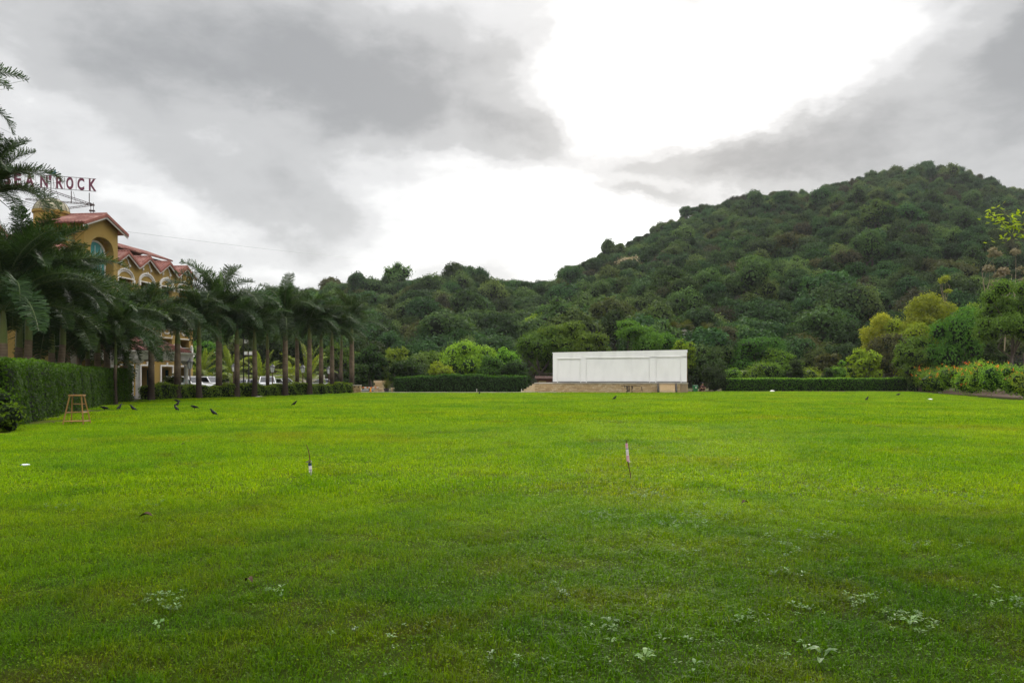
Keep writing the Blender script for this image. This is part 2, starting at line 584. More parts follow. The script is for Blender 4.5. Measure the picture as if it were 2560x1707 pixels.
def grass_mat():
    m = bpy.data.materials.new('grass blade')
    m.use_nodes = True
    t = m.node_tree
    b = t.nodes['Principled BSDF']
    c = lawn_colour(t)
    a = nd('ShaderNodeAttribute', t, attribute_name='tint')
    rp = nd('ShaderNodeValToRGB', t)
    lk(a.outputs['Fac'], rp.inputs[0], t)
    e_ = rp.color_ramp.elements
    e_[0].color = (.36, .46, .5, 1)
    e_[1].color = (1.40, 1.38, 1.0, 1)
    q = rp.color_ramp.elements.new(.955)
    q.color = (1.2, 1.25, 1.0, 1)
    q = rp.color_ramp.elements.new(.965)
    q.color = (2.0, 1.35, 3.0, 1)
    x = nd('ShaderNodeMix', t, data_type='RGBA', blend_type='MULTIPLY')
    x.inputs[0].default_value = 1
    lk(c, x.inputs[6], t)
    lk(rp.outputs[0], x.inputs[7], t)
    lk(x.outputs[2], b.inputs['Base Color'], t)
    b.inputs['Roughness'].default_value = .5
    b.inputs['Specular IOR Level'].default_value = .05
    tr = nd('ShaderNodeBsdfTranslucent', t)
    y = nd('ShaderNodeMix', t, data_type='RGBA', blend_type='MULTIPLY')
    y.inputs[0].default_value = 1
    lk(x.outputs[2], y.inputs[6], t)
    y.inputs[7].default_value = (1.4, 1.48, .3, 1)
    lk(y.outputs[2], tr.inputs[0], t)
    ms = nd('ShaderNodeMixShader', t)
    ms.inputs[0].default_value = .45
    lk(b.outputs[0], ms.inputs[1], t)
    lk(tr.outputs[0], ms.inputs[2], t)
    lk(ms.outputs[0], t.nodes['Material Output'].inputs[0], t)
    return m


GRASS = grass_mat()


def turf_mat():
    m = mat('turf soil', (.03, .05, .01), .95, .05)
    t = m.node_tree
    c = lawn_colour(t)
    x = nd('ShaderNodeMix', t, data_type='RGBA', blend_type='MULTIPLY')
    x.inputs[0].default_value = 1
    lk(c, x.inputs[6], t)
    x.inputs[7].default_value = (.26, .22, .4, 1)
    lk(x.outputs[2], t.nodes['Principled BSDF'].inputs['Base Color'], t)
    return m


TURF = turf_mat()
GROUNDM = mat_noise('ground cover', (.045, .060, .016), (.09, .085, .035), .35, .95, .1, c3=(.14, .11, .06), s3=.08)
HILLM = mat_noise('forest floor', (.020, .030, .012), (.05, .05, .025), .1, .95, .1)
ASPHALT = mat_noise('asphalt', (.055, .053, .05), (.08, .077, .07), 2.0, .9)


# ------------------------------------------------------------------ instances for what nobody could count
def scatter(name, pts, rz, scl, idx, variants, kind='stuff', tilt=None):
    """one object whose points carry copies of the variant meshes"""
    c = bpy.data.collections.new(name + ' variants')
    for i, me in enumerate(variants):
        o = bpy.data.objects.new('%s_piece' % name, me)
        c.objects.link(o)
    n = len(pts)
    me = bpy.data.meshes.new(name)
    me.vertices.add(n)
    me.vertices.foreach_set('co', np.asarray(pts, dtype=np.float32).ravel())
    rot = np.zeros((n, 3), dtype=np.float32)
    if tilt is not None:
        rot[:, :2] = tilt
    rot[:, 2] = rz
    a = me.attributes.new('rot', 'FLOAT_VECTOR', 'POINT')
    a.data.foreach_set('vector', rot.ravel())
    a = me.attributes.new('scl', 'FLOAT_VECTOR', 'POINT')
    a.data.foreach_set('vector', np.asarray(scl, dtype=np.float32).ravel())
    a = me.attributes.new('idx', 'INT', 'POINT')
    a.data.foreach_set('value', np.asarray(idx, dtype=np.int32))
    o = link(name, me)
    o['kind'] = kind
    g = bpy.data.node_groups.new(name, 'GeometryNodeTree')
    g.interface.new_socket('Geometry', in_out='INPUT', socket_type='NodeSocketGeometry')
    g.interface.new_socket('Geometry', in_out='OUTPUT', socket_type='NodeSocketGeometry')
    gi, go = g.nodes.new('NodeGroupInput'), g.nodes.new('NodeGroupOutput')
    ip = g.nodes.new('GeometryNodeInstanceOnPoints')
    ci = g.nodes.new('GeometryNodeCollectionInfo')
    ci.inputs['Collection'].default_value = c
    ci.inputs['Separate Children'].default_value = True
    ci.inputs['Reset Children'].default_value = True
    L = g.links.new

    def na(nm, ty):
        q = g.nodes.new('GeometryNodeInputNamedAttribute')
        q.data_type = ty
        q.inputs['Name'].default_value = nm
        return q.outputs[0]
    er = g.nodes.new('FunctionNodeEulerToRotation')
    L(na('rot', 'FLOAT_VECTOR'), er.inputs[0])
    L(gi.outputs[0], ip.inputs['Points'])
    L(ci.outputs[0], ip.inputs['Instance'])
    ip.inputs['Pick Instance'].default_value = True
    L(na('idx', 'INT'), ip.inputs['Instance Index'])
    L(er.outputs[0], ip.inputs['Rotation'])
    L(na('scl', 'FLOAT_VECTOR'), ip.inputs['Scale'])
    L(ip.outputs[0], go.inputs[0])
    mod = o.modifiers.new('scatter', 'NODES')
    mod.node_group = g
    return o


# ------------------------------------------------------------------ ground
def sheet(name, poly, z, m, sub=False):
    g = Geo()
    g.add([(x, y, z) for x, y in poly], [list(range(len(poly)))])
    o = link(name, g.mesh(name, m))
    return tag(o, kind='structure')


sheet('ground', [(-1500, -300), (1500, -300), (1500, 2500), (-1500, 2500)], -.02, GROUNDM)


def left_edge(y):
    return np.where(y < 55, -16.6 - .357 * (y - 27), -25.0 + .356 * (y - 55))


def right_edge(y):
    return np.where(y < 55, 36 + 0 * y, 36 + (y - 55) * .29)


def far_edge(x):
    return np.where(x < 18.2, 81.0, 88.5)


lawn_poly = [(-20, -12), (40, -12), (36.5, 55), (46, 88.5), (18.2, 88.5), (18.2, 81.0), (-16.2, 81.0), (-26.0, 55.5),
             (-16.9, 27.5), (-13, 14)]
sheet('lawn', lawn_poly, 0.0, TURF)
sheet('car_park', [(-60, 57.5), (-27, 57.5), (-17.2, 86), (-17, 110), (-60, 110)], -.012, ASPHALT)
sheet('path', [(-16.6, 81.3), (4.6, 81.3), (4.6, 83.0), (-10, 83.2), (-13, 86), (-16.5, 86)], .012, CONC)
kg = Geo()
kg.b2(-16.3, 4.7, 81.02, 81.22, -.02, .09)
tag(link('kerb', kg.mesh('kerb', CONC)), kind='structure')
sheet('dirt_border', [(36.3, 40), (48, 40), (60, 96), (18.6, 96), (18.6, 88.7), (46.3, 88.7), (36.8, 55)], -.006, SOIL)
sheet('planting_soil', [(-30, 57), (-15.6, 81.5), (-17.5, 82), (-28, 57), (-19, 27), (-14.5, 14), (-13.2, 14), (-17.1, 27.5), (-26.4, 55.5)][:2] +
      [(-17.2, 82.0), (-28.0, 57.2)], -.004, SOIL)


# grass blades
def blades(rng, size, n, h, w, leaf_share=.0, lean_amt=.7):
    g = Geo()
    x = (rng.random(n) - .5) * size * 1.06
    y = (rng.random(n) - .5) * size * 1.06
    cl = np.zeros(n)
    for _ in range(7):          # tufts: taller and thinner places a hand's breadth apart
        kx, ky = rng.normal(size=2) * 14 / max(size, .8) ** .4
        cl += np.sin(x * kx + y * ky + rng.random() * 6.28)
    cl = np.clip(cl / 3.2, -1, 1)
    hh = h * (.45 + .80 * rng.random(n)) * (1 + .60 * cl)
    a = rng.random(n) * 2 * np.pi
    lean = (.25 + lean_amt * rng.random(n)) * hh
    dx, dy = np.cos(a) * lean, np.sin(a) * lean
    fa = a + np.pi / 2 + rng.normal(size=n) * .5
    wx, wy = np.cos(fa) * w * (.7 + .6 * rng.random(n)) / 2, np.sin(fa) * w / 2
    b = np.stack([x, y, np.zeros(n)], -1)
    mid = b + np.stack([dx * .35, dy * .35, hh * .62], -1)
    tip = b + np.stack([dx, dy, hh * (1 - .25 * np.minimum(lean / hh, 1.6) ** 2)], -1)
    wv = np.stack([wx, wy, np.zeros(n)], -1)
    v = np.stack([b - wv, b + wv, mid + wv * .8, mid - wv * .8, tip], 1).reshape(-1, 3)
    i = np.arange(n)[:, None] * 5
    ti = rng.random(n)
    g.add(v, i + np.array([[0, 1, 2, 3]]), 0, ti)
    g.f.append((i + np.array([[3, 2, 4]]), 0, ti.astype(np.float32)))
    if leaf_share:
        k = int(n * leaf_share)
        p = np.stack([(rng.random(k) - .5) * size, (rng.random(k) - .5) * size, h * (.25 + .6 * rng.random(k))], -1)
        nr = np.stack([rng.normal(size=k) * .5, rng.normal(size=k) * .5, np.ones(k)], -1)
        g.leaves(p, nr, w * 4.2, w * 3.2, rng)
    return g


def lawn_ring(name, y0, y1, cell, variants, xlim, hs, seed):
    rng = np.random.default_rng(seed)
    ys = np.arange(y0, y1, cell)
    P = []
    for y in ys:
        half = .70 * (y + cell) + 1.2
        xs = np.arange(-half, half, cell) + cell * .5
        for x in xs:
            P.append((x, y + cell / 2))
    P = np.array(P)
    x, y = P[:, 0], P[:, 1]
    m = cell * .55
    keep = (x > left_edge(y) + m * .3) & (x < right_edge(y) - m * .5) & (y < far_edge(x) - m * .85)
    P = P[keep]
    n = len(P)
    pts = np.concatenate([P, np.zeros((n, 1))], 1)
    # taller tufts and thin places, from smooth waves of several lengths
    k = (np.sin(P[:, 0] * .9 + 1.3 * np.sin(P[:, 1] * .5)) + np.sin(P[:, 1] * .8 + 2 * np.sin(P[:, 0] * .33)) + rng.normal(size=n) * .8) / 3
    sz = hs * (1 + .28 * k)
    scl = np.stack([np.ones(n), np.ones(n), sz], -1)
    scatter(name, pts, rng.integers(0, 4, n) * np.pi / 2, scl, rng.integers(0, len(variants), n), variants)


rg = np.random.default_rng(5)
near_v = [blades(rg, .8, 2300, .060, .0042, .32, 1.25).mesh('grass near', GRASS) for _ in range(6)]
mid_v = [blades(rg, 1.6, 3800, .060, .008, .12, 1.0).mesh('grass mid', GRASS) for _ in range(5)]
far_v = [blades(rg, 3.0, 5200, .065, .018).mesh('grass far', GRASS) for _ in range(4)]
lawn_ring('grass', 3.2, 10.4, .8, near_v, None, 1.0, 1)
lawn_ring('grass', 10.4, 26.4, 1.6, mid_v, None, 1.0, 2)
lawn_ring('grass', 26.4, 88.5, 3.0, far_v, None, 1.0, 3)

# ------------------------------------------------------------------ hill
SKY_PX = [(-600, 860), (300, 800), (560, 735), (700, 712), (830, 705), (915, 686), (980, 680), (1067, 684), (1132, 672), (1186, 684), (1230, 702),
          (1295, 696), (1340, 711), (1371, 704), (1415, 666), (1448, 650), (1524, 610), (1590, 582), (1633, 561), (1687, 528),
          (1763, 506), (1829, 484), (1894, 468), (1960, 470), (2025, 470), (2090, 446), (2134, 439), (2220, 414), (2308, 405),
          (2395, 411), (2440, 427), (2493, 448), (2560, 470), (2800, 560), (3200, 650), (4000, 760)]
SX = np.array([a for a, b in SKY_PX], float)
SE = np.array([(HZ - b) / F for a, b in SKY_PX])
RX = np.array([-600, 700, 1340, 1500, 1800, 2300, 2600, 4000], float)
RY = np.array([330, 330, 365, 390, 430, 480, 500, 520], float)
HB = 120.0
TREE_H = 9.0


def bumps(x, y):
    return (np.sin(x * .045 + 1.7 * np.sin(y * .021)) * np.sin(y * .038 + .8) * 3.2 + np.sin(x * .11 + y * .05) * 1.3 + np.sin(y * .13 - x * .07) * 1.1)


def hill_z(x, y):
    x, y = np.asarray(x, float), np.asarray(y, float)
    px = 1280 + F * x / np.maximum(y, 1)
    Rr = np.interp(px, RX, RY)
    e_ = np.interp(px, SX, SE)
    e_ = (e_ + np.interp(px - 22, SX, SE) + np.interp(px + 22, SX, SE)) / 3
    zt = EYE + e_ * Rr - TREE_H
    s_ = (y - HB) / (Rr - HB)
    up = np.clip(s_, 0, 1)
    prof = up ** 1.12
    over = np.clip(s_ - 1, 0, None)
    z = zt * (prof - .9 * over ** 2 - .12 * over) + bumps(x, y) * np.clip(s_ * 3, 0, 1) * np.clip((1.02 - s_) * 4, 0.15, 1)
    return np.where(s_ < 0, -.5 + s_ * 3, np.maximum(z, -2))


g = Geo()
pxs = np.linspace(-500, 4000, 170)
yy = np.concatenate([np.linspace(112, 560, 90), np.linspace(575, 900, 14)])
PX, YY = np.meshgrid(pxs, yy)
XX = (PX - 1280) / F * YY
ZZ = hill_z(XX, YY)
nV, nH = PX.shape
ii = np.arange(nV - 1)[:, None] * nH + np.arange(nH - 1)[None]
g.add(np.stack([XX, YY, ZZ], -1).reshape(-1, 3), np.stack([ii, ii + 1, ii + nH + 1, ii + nH], -1).reshape(-1, 4))
tag(link('hill', g.mesh('hill', HILLM, True)), kind='structure')


# ------------------------------------------------------------------ trees
def crown(rng, R, H, nl, n, leaf, style='round', core=True, lobe=.46, wd=.7, lowq=-.45, spread=.66):
    """leafy crown: lobes spread through an ellipsoid (radius R, height H, standing on z=0), leaves on and around the lobes"""
    g = Geo()
    c = []
    while len(c) < nl:
        q = rng.normal(size=3)
        q /= np.linalg.norm(q)
        rr = rng.random() ** .45
        if style == 'layer':
            z = rng.random()
            c.append(np.array([q[0] * R * .75 * (1 - .55 * z), q[1] * R * .75 * (1 - .55 * z), H * (.15 + .75 * z)]))
            continue
        if q[2] < lowq:
            continue
        c.append(np.array([q[0] * R * spread * rr, q[1] * R * spread * rr, H * .5 + q[2] * H * (.36 + (spread - .66) * .5) * rr]))
    c = np.array(c)
    lr = R * lobe * (.6 + .65 * rng.random(nl))
    sq = {'round': .85, 'layer': .46, 'droop': 1.1}[style]
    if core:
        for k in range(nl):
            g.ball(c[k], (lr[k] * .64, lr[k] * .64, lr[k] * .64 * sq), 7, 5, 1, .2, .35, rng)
    w = lr ** 2
    k = rng.choice(nl, n, p=w / w.sum())
    d = rng.normal(size=(n, 3))
    d[:, 2] += .35
    d /= np.linalg.norm(d, axis=1, keepdims=True)
    p = c[k] + d * (lr[k] * (.62 + .48 * rng.random(n) ** .7))[:, None] * np.array([1, 1, sq])
    inside = np.zeros(n, bool)
    for j in range(nl):
        q = (p - c[j]) / np.array([1, 1, sq])
        inside |= (np.linalg.norm(q, axis=1) < lr[j] * .60) & (k != j)
    p, d = p[~inside], d[~inside]
    nr = d + rng.normal(size=d.shape) * .38
    if style == 'droop':
        nr[:, 2] *= .4
    p += rng.normal(size=p.shape) * leaf * .5
    lf = leaf * (.6 + .8 * rng.random(len(p)))
    g.leaves(p, nr, lf, lf * wd, rng, 0, None, .25)
    # sprays beyond the outline
    m = max(1, n // 6)
    k = rng.choice(nl, m)
    d = rng.normal(size=(m, 3))
    d[:, 2] = np.abs(d[:, 2]) + .1
    d /= np.linalg.norm(d, axis=1, keepdims=True)
    p = c[k] + d * (lr[k] * (1.02 + .50 * rng.random(m) ** 2))[:, None] * np.array([1, 1, sq])
    g.leaves(p, d + rng.normal(size=d.shape) * .7, leaf * .8, leaf * .5, rng, 0, None, .2)
    return g, c


def trunk_geo(rng, h, r, tops, mat_i=0):
    g = Geo()
    fork = np.array([rng.normal() * .12 * h * .3, rng.normal() * .12 * h * .3, h])
    pts = [np.array([0, 0, -.15]), np.array([fork[0] * .3, fork[1] * .3, h * .35]), np.array([fork[0] * .8, fork[1] * .5, h * .7]), fork]
    g.tube(pts, [r * 1.35, r, r * .85, r * .7], 8, mat_i)
    for t in tops:
        m = fork * .45 + np.array(t) * .55 + rng.normal(size=3) * .15 * np.linalg.norm(np.array(t) - fork)
        g.tube([fork * .96, m, t], [r * .55, r * .32, r * .10], 5, mat_i)
    return g


def tree(px, ytop, wpx, d, m, label, group, seed, style='round', bare=.22, name='tree', bark=BARK, nl=None, leaf=None, dens=1.0, core=True, lobe=.46):
    """a tree whose crown is wpx wide and tops out at row ytop when it stands d metres away"""
    rng = np.random.default_rng(seed)
    base = at(px, HZ, d)
    z0 = float(hill_z(base.x, d)) if d > HB else 0.0
    top = EYE + (HZ - ytop) / F * d - z0
    Rr = wpx / 2 / F * d * 1.02
    hb = top * bare
    Hc = top - hb
    nl = nl or (14 if style == 'round' else 24)
    leaf = leaf or (.07 + d * .0020)
    n = int(min(24000, 6.5 * dens * (Rr * Rr * 2.2 + Rr * Hc * 2.2) / (leaf * leaf)))
    cg, c = crown(rng, Rr, Hc, nl + (16 if style == 'round' and core else 0), n, leaf, style, core, lobe * (.64 if core and style == 'round' else .85 if core else 1), .7, -.85 if bare < .12 else -.45, .80)
    t = empty(name, label, 'tree', (base.x, d, z0 - .05), 0, group)
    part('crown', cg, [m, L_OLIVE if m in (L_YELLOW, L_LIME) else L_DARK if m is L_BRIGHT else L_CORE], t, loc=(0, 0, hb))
    tops = c[rng.choice(len(c), min(len(c), 6), replace=False)] + np.array([0, 0, hb])
    part('trunk', trunk_geo(rng, max(.5, hb + Hc * .12), max(.08, Rr * .055), tops), bark, t, True)
    return t


GB = 'trees and bushes between the lawn and the hill'
MIDTREES = [
    # px, top, width, distance, leaf, style, bare, label
    (925, 862, 95, 95, L_DARK, 'round', .10, 'dark bushy tree just right of the last royal palm trunk'),
    (992, 862, 78, 102, L_BRIGHT, 'round', .15, 'small mid-green tree behind the orange boom barrier and the dark bushes'),
    (1018, 893, 118, 92, L_DARK, 'round', .06, 'low dark green bush behind the left end of the long far hedge'),
    (1100, 903, 78, 92.5, L_LIME, 'round', .06, 'low yellow-green bush over the middle of the far left hedge'),
    (1172, 849, 165, 99, L_BRIGHT, 'round', .08, 'broad bright green tree rising over the far left hedge'),
    (1088, 872, 90, 104, L_MID, 'round', .12, 'rounded green tree left of the broad bright green one behind the far hedge'),
    (1262, 868, 110, 101, L_BRIGHT, 'round', .12, 'mid-green tree between the broad bright tree and the white wall'),
    (1292, 905, 100, 91, L_DARK, 'round', .04, 'low dark bush at the right end of the far left hedge'),
    (1352, 812, 150, 106, L_MID, 'round', .15, 'tall green tree at the left edge of the white wall'),
    (1405, 804, 180, 109, L_MID, 'layer', .15, 'large spreading tree over the left half of the white wall'),
    (1486, 830, 110, 100, L_MID, 'layer', .2, 'flat-layered small tree just over the middle of the white wall'),
    (1588, 788, 150, 108, L_MID, 'layer', .2, 'tallest layered tree above the white wall'),
    (1650, 826, 120, 112, L_MID, 'round', .15, 'green tree above the right third of the white wall'),
    (1712, 846, 62, 97, L_LIME, 'round', .20, 'lime green sapling at the upper right corner of the white wall'),
    (1775, 880, 110, 96, L_DARK, 'round', .05, 'dark bush beside the right edge of the white wall'),
    (1900, 842, 165, 116, L_MID, 'layer', .15, 'broad spreading green tree behind the hedge right of the wall'),
    (1842, 815, 110, 124, L_BROWN, 'round', .15, 'brownish round tree left of the broad spreading tree'),
    (1996, 812, 110, 128, L_DARK, 'round', .12, 'dark dense tree right of the broad spreading tree'),
    (2072, 874, 66, 108, L_OLIVE, 'round', .15, 'small olive tree behind the middle of the right hedge'),
    (2120, 812, 120, 130, L_DARK, 'round', .12, 'dark tree left of the yellow-green tree by the hill foot'),
    (2215, 750, 135, 112, L_YELLOW, 'round', .10, 'left crown of the tall yellow-green trees on the right'),
    (2315, 729, 160, 110, L_YELLOW, 'round', .10, 'tallest yellow-green tree on the right side'),
    (2425, 752, 110, 104, L_BRIGHT, 'round', .10, 'bright green tree between the tallest yellow-green tree and the big right tree'),
    (2262, 790, 130, 108, L_LIME, 'round', .08, 'lime green tree filling the gap under the two yellow-green crowns'),
    (2228, 835, 130, 101, L_OLIVE, 'round', .12, 'olive brown tree under the yellow-green crowns'),
    (2300, 838, 130, 91, L_MID, 'round', .08, 'dark tree at the left end of the orange flower bed'),
    (2392, 768, 150, 88, L_MID, 'droop', .08, 'green tree with drooping boughs behind the orange flower bed'),
    (2165, 858, 80, 98, L_LIME, 'round', .08, 'small lime green tree at the right end of the hedge'),
    (2525, 696, 165, 76, L_MID, 'round', .24, 'big dense green tree at the right edge with a visible trunk'),
    (2470, 850, 90, 90, L_DARK, 'round', .15, 'dark tree behind the netting fence on the right'),
    (500, 845, 110, 112, L_MID, 'round', .15, 'green tree just right of the yellow hotel corner behind the palms'),
    (600, 850, 130, 118, L_OLIVE, 'round', .15, 'olive tree behind the floodlight pole in the car park'),
    (690, 838, 120, 116, L_FOREST, 'round', .15, 'dull green tree behind the middle of the palm row'),
    (775, 842, 120, 117, L_DARK, 'round', .15, 'dark tree behind the palm row near the upright yellow fronds'),
    (850, 850, 110, 108, L_MID, 'round', .12, 'green tree behind the last two trunks of the palm row'),
    (892, 905, 70, 92, L_DARK, 'round', .05, 'dark bush behind the stone gate block'),
    (540, 905, 90, 100, L_DARK, 'round', .05, 'low dark bush behind the parked white van'),
    (1950, 866, 110, 113, L_BRIGHT, 'round', .08, 'fresh green tree just left of the dark dense tree behind the right hedge'),
    (2045, 858, 120, 118, L_FRESH, 'round', .08, 'pale green tree behind the small dark shrub over the right hedge'),
    (1458, 846, 130, 113, L_FRESH, 'round', .08, 'pale green tree behind the middle of the white wall'),
    (955, 885, 90, 96, L_MID, 'round', .06, 'green bush behind the spiky potted plant'),
    (1055, 880, 110, 100, L_FRESH, 'round', .08, 'pale green tree over the left part of the long dark hedge'),
    (1225, 892, 90, 94, L_MID, 'round', .06, 'green bush over the right part of the long dark hedge'),
    (1770, 835, 120, 118, L_FRESH, 'round', .08, 'pale green tree right of the lime green sapling'),
    (430, 925, 46, 60, L_OLIVE, 'round', .08, 'sparse shrub in front of the hotel doorway'),
]
for i, (px, yt, w, d, m, st, br, lab) in enumerate(MIDTREES):
    if m is L_YELLOW:      # airy crowns one can see through
        tree(px, yt, w, d, m, lab, GB, 100 + i, st, br, 'tree', BARK, 30, None, 1.25, False, .27)
    else:
        tree(px, yt, w, d, m, lab, GB, 100 + i, st, br, 'bush' if br < .08 else 'tree')
# trees low on the hill that stand out one by one
for i, (px, yt, w, d, m, lab) in enumerate([
        (1035, 806, 95, 168, L_BROWN, 'reddish brown bare-looking tree low on the hill left of the white wall'),
        (1082, 806, 130, 176, L_OLIVE, 'grey-olive domed tree low on the hill beside the brown one'),
        (1240, 795, 135, 190, L_OLIVE, 'wide olive domed tree above the hedge left of the white wall'),
        (1348, 770, 85, 175, L_BRIGHT, 'bright green round tree on the hill above the left corner of the wall'),
        (2175, 660, 70, 230, L_FOREST, 'pale twiggy tree on the slope above the yellow-green crowns')]):
    tree(px, yt, w, d, m, lab, GB, 300 + i, 'round', .15)
# bare-stemmed trees on the right with cream flower heads
for i, (px, yt, w, d, m, lab) in enumerate([
        (2358, 680, 44, 135, L_YELLOW, 'thin bare-stemmed tree with a tuft of yellow leaves on the right'),
        (2480, 606, 52, 120, L_CREAM, 'tall slender tree topped with cream blossom at the right'),
        (2505, 640, 56, 118, L_CREAM, 'shorter slender tree with cream blossom above the big right tree'),
        (2548, 612, 50, 122, L_CREAM, 'cream-flowered slender tree cut by the right edge')]):
    tree(px, yt, w, d, m, lab, GB, 330 + i, 'layer', .62, 'slender_tree', BARK_PALE, 6, .3, .35, False, .30)

# forest
ORDL = ['first', 'second', 'third', 'fourth', 'fifth', 'sixth', 'seventh', 'eighth', 'ninth', 'tenth', 'eleventh', 'twelfth']
fr = np.random.default_rng(11)
VAR = []
var_leaf = [L_FOREST, L_FOREST, L_DARK, L_FOREST, L_DARK, L_FOREST, L_FRESH, L_FRESH, L_BROWN, L_OLIVE, L_BROWN, L_CREAM]
var_name = ['deep green', 'deep green', 'very dark', 'deep green', 'very dark', 'deep green', 'fresh green', 'fresh green', 'brown-tinged', 'olive', 'brown-tinged', 'cream-flowered']
for i, m in enumerate(var_leaf):
    cg, c = crown(fr, fr.uniform(3.7, 5.0), fr.uniform(6.2, 8.8), int(fr.integers(13, 26)), 3600, .44, 'round', True, fr.uniform(.34, .42), .8)
    g = Geo()
    g.merge(cg, Matrix.Translation((0, 0, 1.6)))
    g.merge(trunk_geo(fr, 3.5, .22, [q + np.array([0, 0, 1.6]) for q in c[:4]]), None, 2)
    VAR.append(g.mesh('hillside tree', [m, L_CORE, BARK]))
cell = 5.0
P = []
for y in np.arange(HB + 2, 545, cell):
    for x in np.arange(-.46 * y, .74 * y, cell):
        P.append((x, y))
P = np.array(P) + fr.uniform(-.45, .45, (len(P), 2)) * cell
ppx = 1280 + F * P[:, 0] / P[:, 1]
rr = np.interp(ppx, RX, RY)
P = P[(P[:, 1] < rr + 26) & (ppx > 430)]
n = len(P)
z = hill_z(P[:, 0], P[:, 1])
sc = fr.uniform(.55, 1.10, n) * np.where(fr.random(n) < .12, 1.35, 1)
wv = np.array([3, 3, 2.4, 3, 1.8, 3, 1.7, 1.7, .5, 1.2, .35, .06])
idx = fr.choice(12, n, p=wv / wv.sum())
# fresh green stands gather in drifts low on the slope, brown ones near the ridge
dr = np.sin(P[:, 0] * .03 + 2) + np.sin(P[:, 1] * .035 + P[:, 0] * .02)
sw = (fr.random(n) < .30) & (dr > .5)
idx[sw] = fr.choice([6, 7, 0, 1], sw.sum())
sc = sc * np.where(P[:, 1] > .88 * np.interp(1280 + F * P[:, 0] / P[:, 1], RX, RY), .82, 1)
idx = np.where((idx == 11) & (P[:, 1] > 300), 0, idx)      # blossom only low on the slope
rz = fr.uniform(0, 6.28, n)
ppx = 1280 + F * P[:, 0] / P[:, 1]
ptop = HZ - F * (z + 8 * sc - EYE) / P[:, 1]
size = sc * F / P[:, 1]
vis = (ptop < 845) & (ppx > 840) & (ppx < 2600) & ~((ppx > 2140) & (ptop > 720))
order = np.argsort(-size * vis)
solo = order[:250]
rest = np.ones(n, bool)
rest[solo] = False
LM = [(875, 'above the last royal palm'), (945, 'above the orange boom barrier'), (1000, 'above the spiky potted plant'), (1060, 'above the left end of the long dark hedge'),
      (1140, 'left of the broad bright green tree'), (1200, 'above the broad bright green tree'), (1275, 'right of the broad bright green tree'), (1340, 'above the stage side steps'),
      (1390, 'above the left edge of the white wall'), (1450, 'above the left panel of the white wall'), (1520, 'above the middle panel of the white wall'), (1600, 'above the tallest layered tree'),
      (1680, 'above the right panel of the white wall'), (1745, 'above the fan palms'), (1800, 'right of the fan palms'), (1850, 'above the grey rail fence'), (1905, 'above the broad spreading tree'),
      (1990, 'above the dark upright shrub'), (2070, 'above the middle of the right hedge'), (2130, 'above the narrow bright sapling'), (2200, 'above the left yellow-green crown'),
      (2290, 'above the tallest yellow-green crown'), (2370, 'by the bare-stemmed yellow tuft'), (2440, 'left of the cream-blossomed slender trees'), (9999, 'behind the cream-blossomed slender trees')]
lab_of = {}
for k in solo:
    zone = next(t for lim, t in LM if ppx[k] < lim)
    hgt = next(t for lim, t in ((650, 'top'), (700, 'upper'), (740, 'middle'), (780, 'lower'), (9999, 'lowest')) if ptop[k] < lim)
    big = 'large ' if sc[k] > 1.12 else 'small ' if sc[k] < .8 else ''
    lab_of.setdefault('%s%s tree, %s slope, %s' % (big, var_name[idx[k]], hgt, zone), []).append(k)
for lab, ks in lab_of.items():
    ks.sort(key=lambda q: ppx[q])
    for q, k in enumerate(ks):
        if len(ks) == 2:
            l2 = ('left ' if q == 0 else 'right ') + lab
        elif len(ks) > 2:
            l2 = ORDL[q] + ' ' + lab
        else:
            l2 = lab
        o = link('hillside_tree', VAR[idx[k]], None, (P[k, 0], P[k, 1], z[k] - .3), rz[k])
        s = sc[k]
        o.scale = (s, s, s * (.9 + .2 * fr.random()))
        tag(o, l2, 'tree', 'trees low on the wooded hillside')
pts = np.stack([P[:, 0], P[:, 1], z - .3], -1)[rest]
s = sc[rest]
o = scatter('forest', pts, rz[rest], np.stack([s, s, s * fr.uniform(.85, 1.15, len(s))], -1), idx[rest], VAR)

# fan palms at the hill foot
def fan_palm(px, ytop, d, label, seed):
    rng = np.random.default_rng(seed)
    b = at(px, HZ, d)
    z0 = float(hill_z(b.x, d)) if d > HB else 0
    h = EYE + (HZ - ytop) / F * d - z0
    t = empty('fan_palm', label, 'palm tree', (b.x, d, z0 - .1), 0, 'fan palms at the foot of the hill')
    g = Geo()
    g.tube([(0, 0, -.1), (.1, 0, h * .5), (0, 0, h - 1.4)], [.28, .2, .18], 8)
    part('trunk', g, BARK, t, True)
    g = Geo()
    for k in range(26):
        a, e2 = rng.random() * 6.28, rng.uniform(-.7, 1.2)
        d0 = np.array([math.cos(a) * math.cos(e2), math.sin(a) * math.cos(e2), math.sin(e2)])
        c = np.array([0, 0, h - 1.4]) + d0 * 1.0
        sd_ = np.cross(d0, [0, 0, 1.0])
        sd_ /= np.linalg.norm(sd_)
        for q in np.linspace(-1.2, 1.2, 9):
            dd = d0 * math.cos(q) + sd_ * math.sin(q)
            tip = c + dd * .95
            w2 = np.cross(dd, np.cross(d0, sd_)) * .07
            g.add([c - w2 * .3, c + dd * .5 - w2, tip, c + dd * .5 + w2], [(0, 1, 2, 3)], 0, rng.random())
    part('crown', g, L_OLIVE, t)


for i, (px, yt, lab) in enumerate([(1684, 805, 'fan palm furthest left in the clump beyond the white wall corner'), (1712, 800, 'tallest fan palm in the clump beyond the white wall corner'),
                                   (1742, 812, 'fan palm leaning over the lime green sapling'), (1768, 806, 'fan palm fourth along in the clump right of the wall'),
                                   (1795, 818, 'lowest fan palm at the right end of the clump')]):
    fan_palm(px, yt, 127 + 2 * i, lab, 40 + i)


